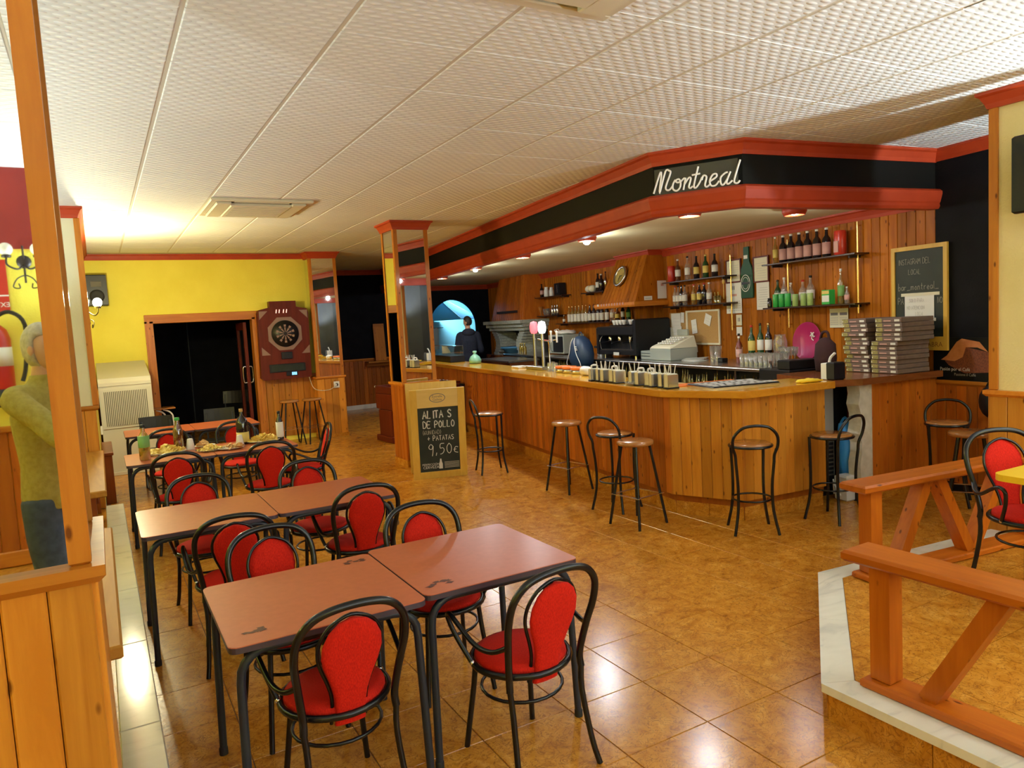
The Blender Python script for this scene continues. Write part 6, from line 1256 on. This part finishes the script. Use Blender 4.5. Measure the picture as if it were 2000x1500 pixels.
# ------------------------------------------------------------------ people
def skinned(name, J, edges, m, parent, sub=2, root=0):
    names = list(J); idx = {n_: i for i, n_ in enumerate(names)}
    me = bpy.data.meshes.new(name); me.from_pydata([J[n_][0] for n_ in names], [(idx[a], idx[b]) for a, b in edges], [])
    o = link(name, me, parent); me.materials.append(m)
    sm = o.modifiers.new('skin', 'SKIN'); sm.use_smooth_shade = True; sm.branch_smoothing = .6
    if not me.skin_vertices: me.attributes.new('skin', 'FLOAT', 'POINT') if False else None
    if not me.skin_vertices:
        bm = bmesh.new(); bm.from_mesh(me); bm.verts.layers.skin.verify(); bm.to_mesh(me); bm.free()
    for n_ in names:
        sv = me.skin_vertices[0].data[idx[n_]]; r = J[n_][1]; sv.radius = r if isinstance(r, tuple) else (r, r); sv.use_root = (idx[n_] == root)
    ss = o.modifiers.new('sub', 'SUBSURF'); ss.levels = sub; ss.render_levels = sub
    return o
import bmesh
def head(par, c, yaw, hair, pitch=0, long=True):
    Mh = Matrix.Translation(c) @ Matrix.Rotation(yaw, 4, 'Z') @ Matrix.Rotation(pitch, 4, 'X')    # local +y is the face
    m = MB()
    m.ell((0,0,0), (.074,.094,.115), 22, 16)
    out = []
    for x, y, z in m.v:
        if z < -.02: k = 1-(-.02-z)*2.2; x *= max(.55,k); y = y*max(.72,k)+(.022 if y > 0 else .01)*min(1,(-.02-z)*14)
        if y > .06: y = .06+(y-.06)*.6
        out.append((x,y,z))
    m.v = out
    m.loft([[(.010*math.cos(a), .082+.004*i, .022-.014*i+.007*math.sin(a)) for a in [2*PI*k/8 for k in range(8)]] for i in range(3)]+[[(.015*math.cos(a), .098, -.026+.010*math.sin(a)) for a in [2*PI*k/8 for k in range(8)]]])
    for s in (-1, 1): m.ell((s*.076,-.004,-.008), (.010,.020,.031), 8, 6); 
    m.ell((0,.082,-.062), (.024,.012,.007), 10, 5)
    m.xf(Mh).obj('head', SKIN, par)
    for s in (-1, 1): MB().ell((s*.031,.079,.012), (.012,.008,.009), 8, 6).xf(Mh).obj('eye', PLASTIC_W, par); MB().ell((s*.031,.0865,.012), (.005,.003,.005), 6, 4).xf(Mh).obj('pupil', PLASTIC_B, par)
    h = MB(); h.ell((0,-.012,.018), (.084,.100,.118), 22, 14); h.v = [(x, min(y, .075 if z > .075 else (.05 if z > .045 else .012)), max(z, -.13 if long else -.075)) for x, y, z in h.v]
    if long: h.v = [(x*(1.08 if z < -.02 else 1), y, z*(1.12 if z < 0 else 1)) for x, y, z in h.v]
    h.xf(Mh).obj('hair', hair, par)
def hand(par, w, dirv, up, side, curl=.6):
    w, f, u_ = Vector(w), Vector(dirv).normalized(), Vector(up).normalized(); s = f.cross(u_).normalized()*side
    J = {'wrist': (w, .024), 'palm': (w+f*.05, (.034,.018)), 'knuckles': (w+f*.085, (.036,.014))}; E_ = [('wrist','palm'),('palm','knuckles')]
    for k, (o_, ln) in enumerate([(-.030,.066),(-.010,.078),(.011,.073),(.030,.058)]):
        p = w+f*.085+s*o_; prev = 'knuckles'; d_ = f
        for j in range(3):
            d_ = (f*math.cos(curl*(j+.6))-u_*math.sin(curl*(j+.6))); p = p+d_*ln*(.42,.33,.25)[j]; n_ = 'f%d%d' % (k, j); J[n_] = (p, .0085-.0008*j); E_.append((prev, n_)); prev = n_
    p = w+f*.025+s*-.030; J['t0'] = (p, .012); E_.append(('palm','t0'))
    for j in range(2): p = p+(f*.7-s*.6-u_*.35*(j+1)).normalized()*.034; J['t%d' % (j+1)] = (p, .010-.001*j); E_.append(('t%d' % j, 't%d' % (j+1)))
    return skinned('hand', J, E_, SKIN, par, 1)
def fused(name, mb, m, parent, vox=.012, it=6):
    o = mb.obj(name, m, parent); r = o.modifiers.new('fuse', 'REMESH'); r.mode = 'VOXEL'; r.voxel_size = vox; r.use_smooth_shade = True
    q = o.modifiers.new('soften', 'SMOOTH'); q.iterations = it; q.factor = .5; return o
def person(lab, loc, yaw, H, top, legs, hair, larm, rarm, headyaw=0, hpitch=0, long=True, shoe=RUBBER, hood=False, neck=1.50):
    p = thing('person', lab, 'person', loc, yaw); k = H/1.72      # local +y is forward; arms = (elbow, wrist) in local metres
    S = lambda *a: Vector(a)*k
    def rings(rows): return [[tuple(S(rx*math.cos(a), cy+ry*math.sin(a), z)) for a in [2*PI*i/20 for i in range(20)]] for z, rx, ry, cy in rows]
    def limbs(mb, q, wrist):
        for s, arm in ((-1, larm), (1, rarm)):
            sh, el, wr = S(s*.165,-.02,1.385), Vector(arm[0]), Vector(arm[1]); w2 = el.lerp(wr, wrist)
            path = catmull([S(s*.08,-.02,1.39), sh, sh.lerp(el,.5), el, el.lerp(w2,.5), w2], 4); n_ = len(path)
            rr = [q*k*(.060-.010*min(1, i/(n_*.55))-.016*max(0, i/n_-.55)/.45) for i in range(n_)]; mb.tube(path, rr, 14)
    def legtubes(mb, q, z1):
        for s in (-1, 1):
            path = catmull([S(s*.085,0,.88), S(s*.095,.01,.68), S(s*.10,.03,.50), S(s*.103,.0,.30), S(s*.105,-.01,z1)], 4); n_ = len(path)
            mb.tube(path, [q*k*(.090-.036*i/(n_-1)) for i in range(n_)], 14)
    TOR = [(.80,.150,.105,0),(.95,.150,.108,0),(1.08,.135,.095,0),(1.28,.158,.105,-.01),(1.38,.150,.085,-.02),(1.44,.085,.065,-.01),(1.48,.052,.052,0),(1.56,.050,.050,.012)]
    b = MB().loft(rings(TOR), smooth=True); limbs(b, .82, 1.0); legtubes(b, .82, .06); fused('body', b, SKIN, p)
    t = MB().loft(rings([(.83,.166,.124,0),(.90,.168,.126,0),(1.05,.155,.116,0),(1.28,.176,.124,-.01),(1.385,.160,.098,-.02),(1.44,.098,.076,-.01),(1.47,.066,.064,0),(neck,.062,.060,.008)])); limbs(t, 1.12, .94); fused('sweater', t, top, p, .010, 4)
    l_ = MB().loft(rings([(1.0,.150,.110,0),(.92,.158,.116,0),(.82,.160,.112,0),(.76,.145,.098,0)][::-1])); legtubes(l_, 1.08, .09); fused('trousers', l_, legs, p)
    for s in (-1, 1):
        MB().loft([[(s*.11*k+.045*k*math.cos(a)*q, .045*k+.125*k*math.sin(a)*q, z_*k) for a in [2*PI*i/14 for i in range(14)]] for z_, q in ((.0,1),(.03,1.02),(.06,.9),(.09,.55))]).obj('shoe', shoe, p)
    head(p, S(0,.025,1.63), headyaw, hair, hpitch, long)
    for s, arm in ((-1, larm), (1, rarm)): d_ = (Vector(arm[1])-Vector(arm[0])); hand(p, Vector(arm[1]), d_, (0,0,1) if abs(d_.normalized().z) < .8 else (0,1,0), s)
    if hood: MB().ell(S(0,-.085,1.44), (.125*k,.065*k,.075*k), 14, 8).obj('hood', top, p)
    return p
ph = person('person in a mustard green sweater and jeans taking the picture, seen in the mirror', (-.255,-.315,.17), R(-52), 1.76, SWEATER, DENIM, HAIR_G, ((-.20,.27,1.22),(-.06,.34,1.52)), ((.20,.20,1.20),(.07,.30,1.50)), R(4))
pho = thing('phone', 'dark phone held up by the person taking the picture', 'phone', (0,0,CAM_H-.03), -YAW); MB().bbox(-.038,.038,-.019,-.010,-.115,.045,.003).obj('case', PLASTIC_B, pho); MB().box(-.034,.034,-.0198,-.019,-.11,.04).obj('screen', SLATE, pho)
mp = person('person in a dark navy hooded top behind the bar, back to us, head turned left', (7.02,14.25,0), R(-20), 1.98, NAVY, DENIM, HAIR_D, ((-.27,.02,1.25),(-.20,.32,1.22)), ((.27,.02,1.25),(.20,.32,1.22)), R(58), R(-12), False, RUBBER, True, 1.46)
# ------------------------------------------------------------------ beyond the arch
um = thing('parasol', 'blue two tone parasol seen through the arched opening', 'parasol', (7.9,18.1,0)); MB().tube([(0,0,0),(0,0,2.72)], .022, 8).obj('pole', PLASTIC_W, um); MB().lathe([(.22,0),(.22,.06),(.05,.10)], 16).obj('base', PLASTIC_W, um)
for k in range(8):
    a0, a1 = 2*PI*k/8+.2, 2*PI*(k+1)/8+.2; rim = 1.25
    A_, B_, C_ = (0,0,2.72), (rim*math.cos(a0),rim*math.sin(a0),1.98), (rim*math.cos(a1),rim*math.sin(a1),1.98); dn = (0,0,-.006)
    v = [A_,B_,C_]; MB().add(v+[tuple(Vector(q)+Vector(dn)) for q in v], [(0,1,2),(5,4,3),(1,4,5,2)]).obj('canopy_panel', PARA_D if k in (6,7,2) else PARA_L, um)
    MB().tube([A_, B_], .008, 5).obj('rib', PLASTIC_W, um)
tw = thing('towel', 'pale blue towel hanging beyond the arched opening', 'towel', (7.52,17.3,1.22)); m = MB()
v = [];
for i in range(9):
    for j in range(2): v.append((-.17+.042*i, .012*math.sin(i*1.7), j*.56))
m.add(v, [(2*i,2*i+2,2*i+3,2*i+1) for i in range(8)]); m.obj('cloth', KITCH, tw); MB().tube([(-.25,0,.56),(.3,0,.56)], .008, 6).obj('line', PLASTIC_B, tw)
kb = thing('kitchen_worktop', 'dark worktop beyond the arched opening', 'counter', (7.2,17.2,0)); MB().bbox(-.9,1.4,-.25,.25,.98,1.04,.006).obj('top', STEEL, kb); MB().bbox(-.88,1.38,-.24,.24,0,.98,.006).obj('cabinet', PLASTIC_B, kb)
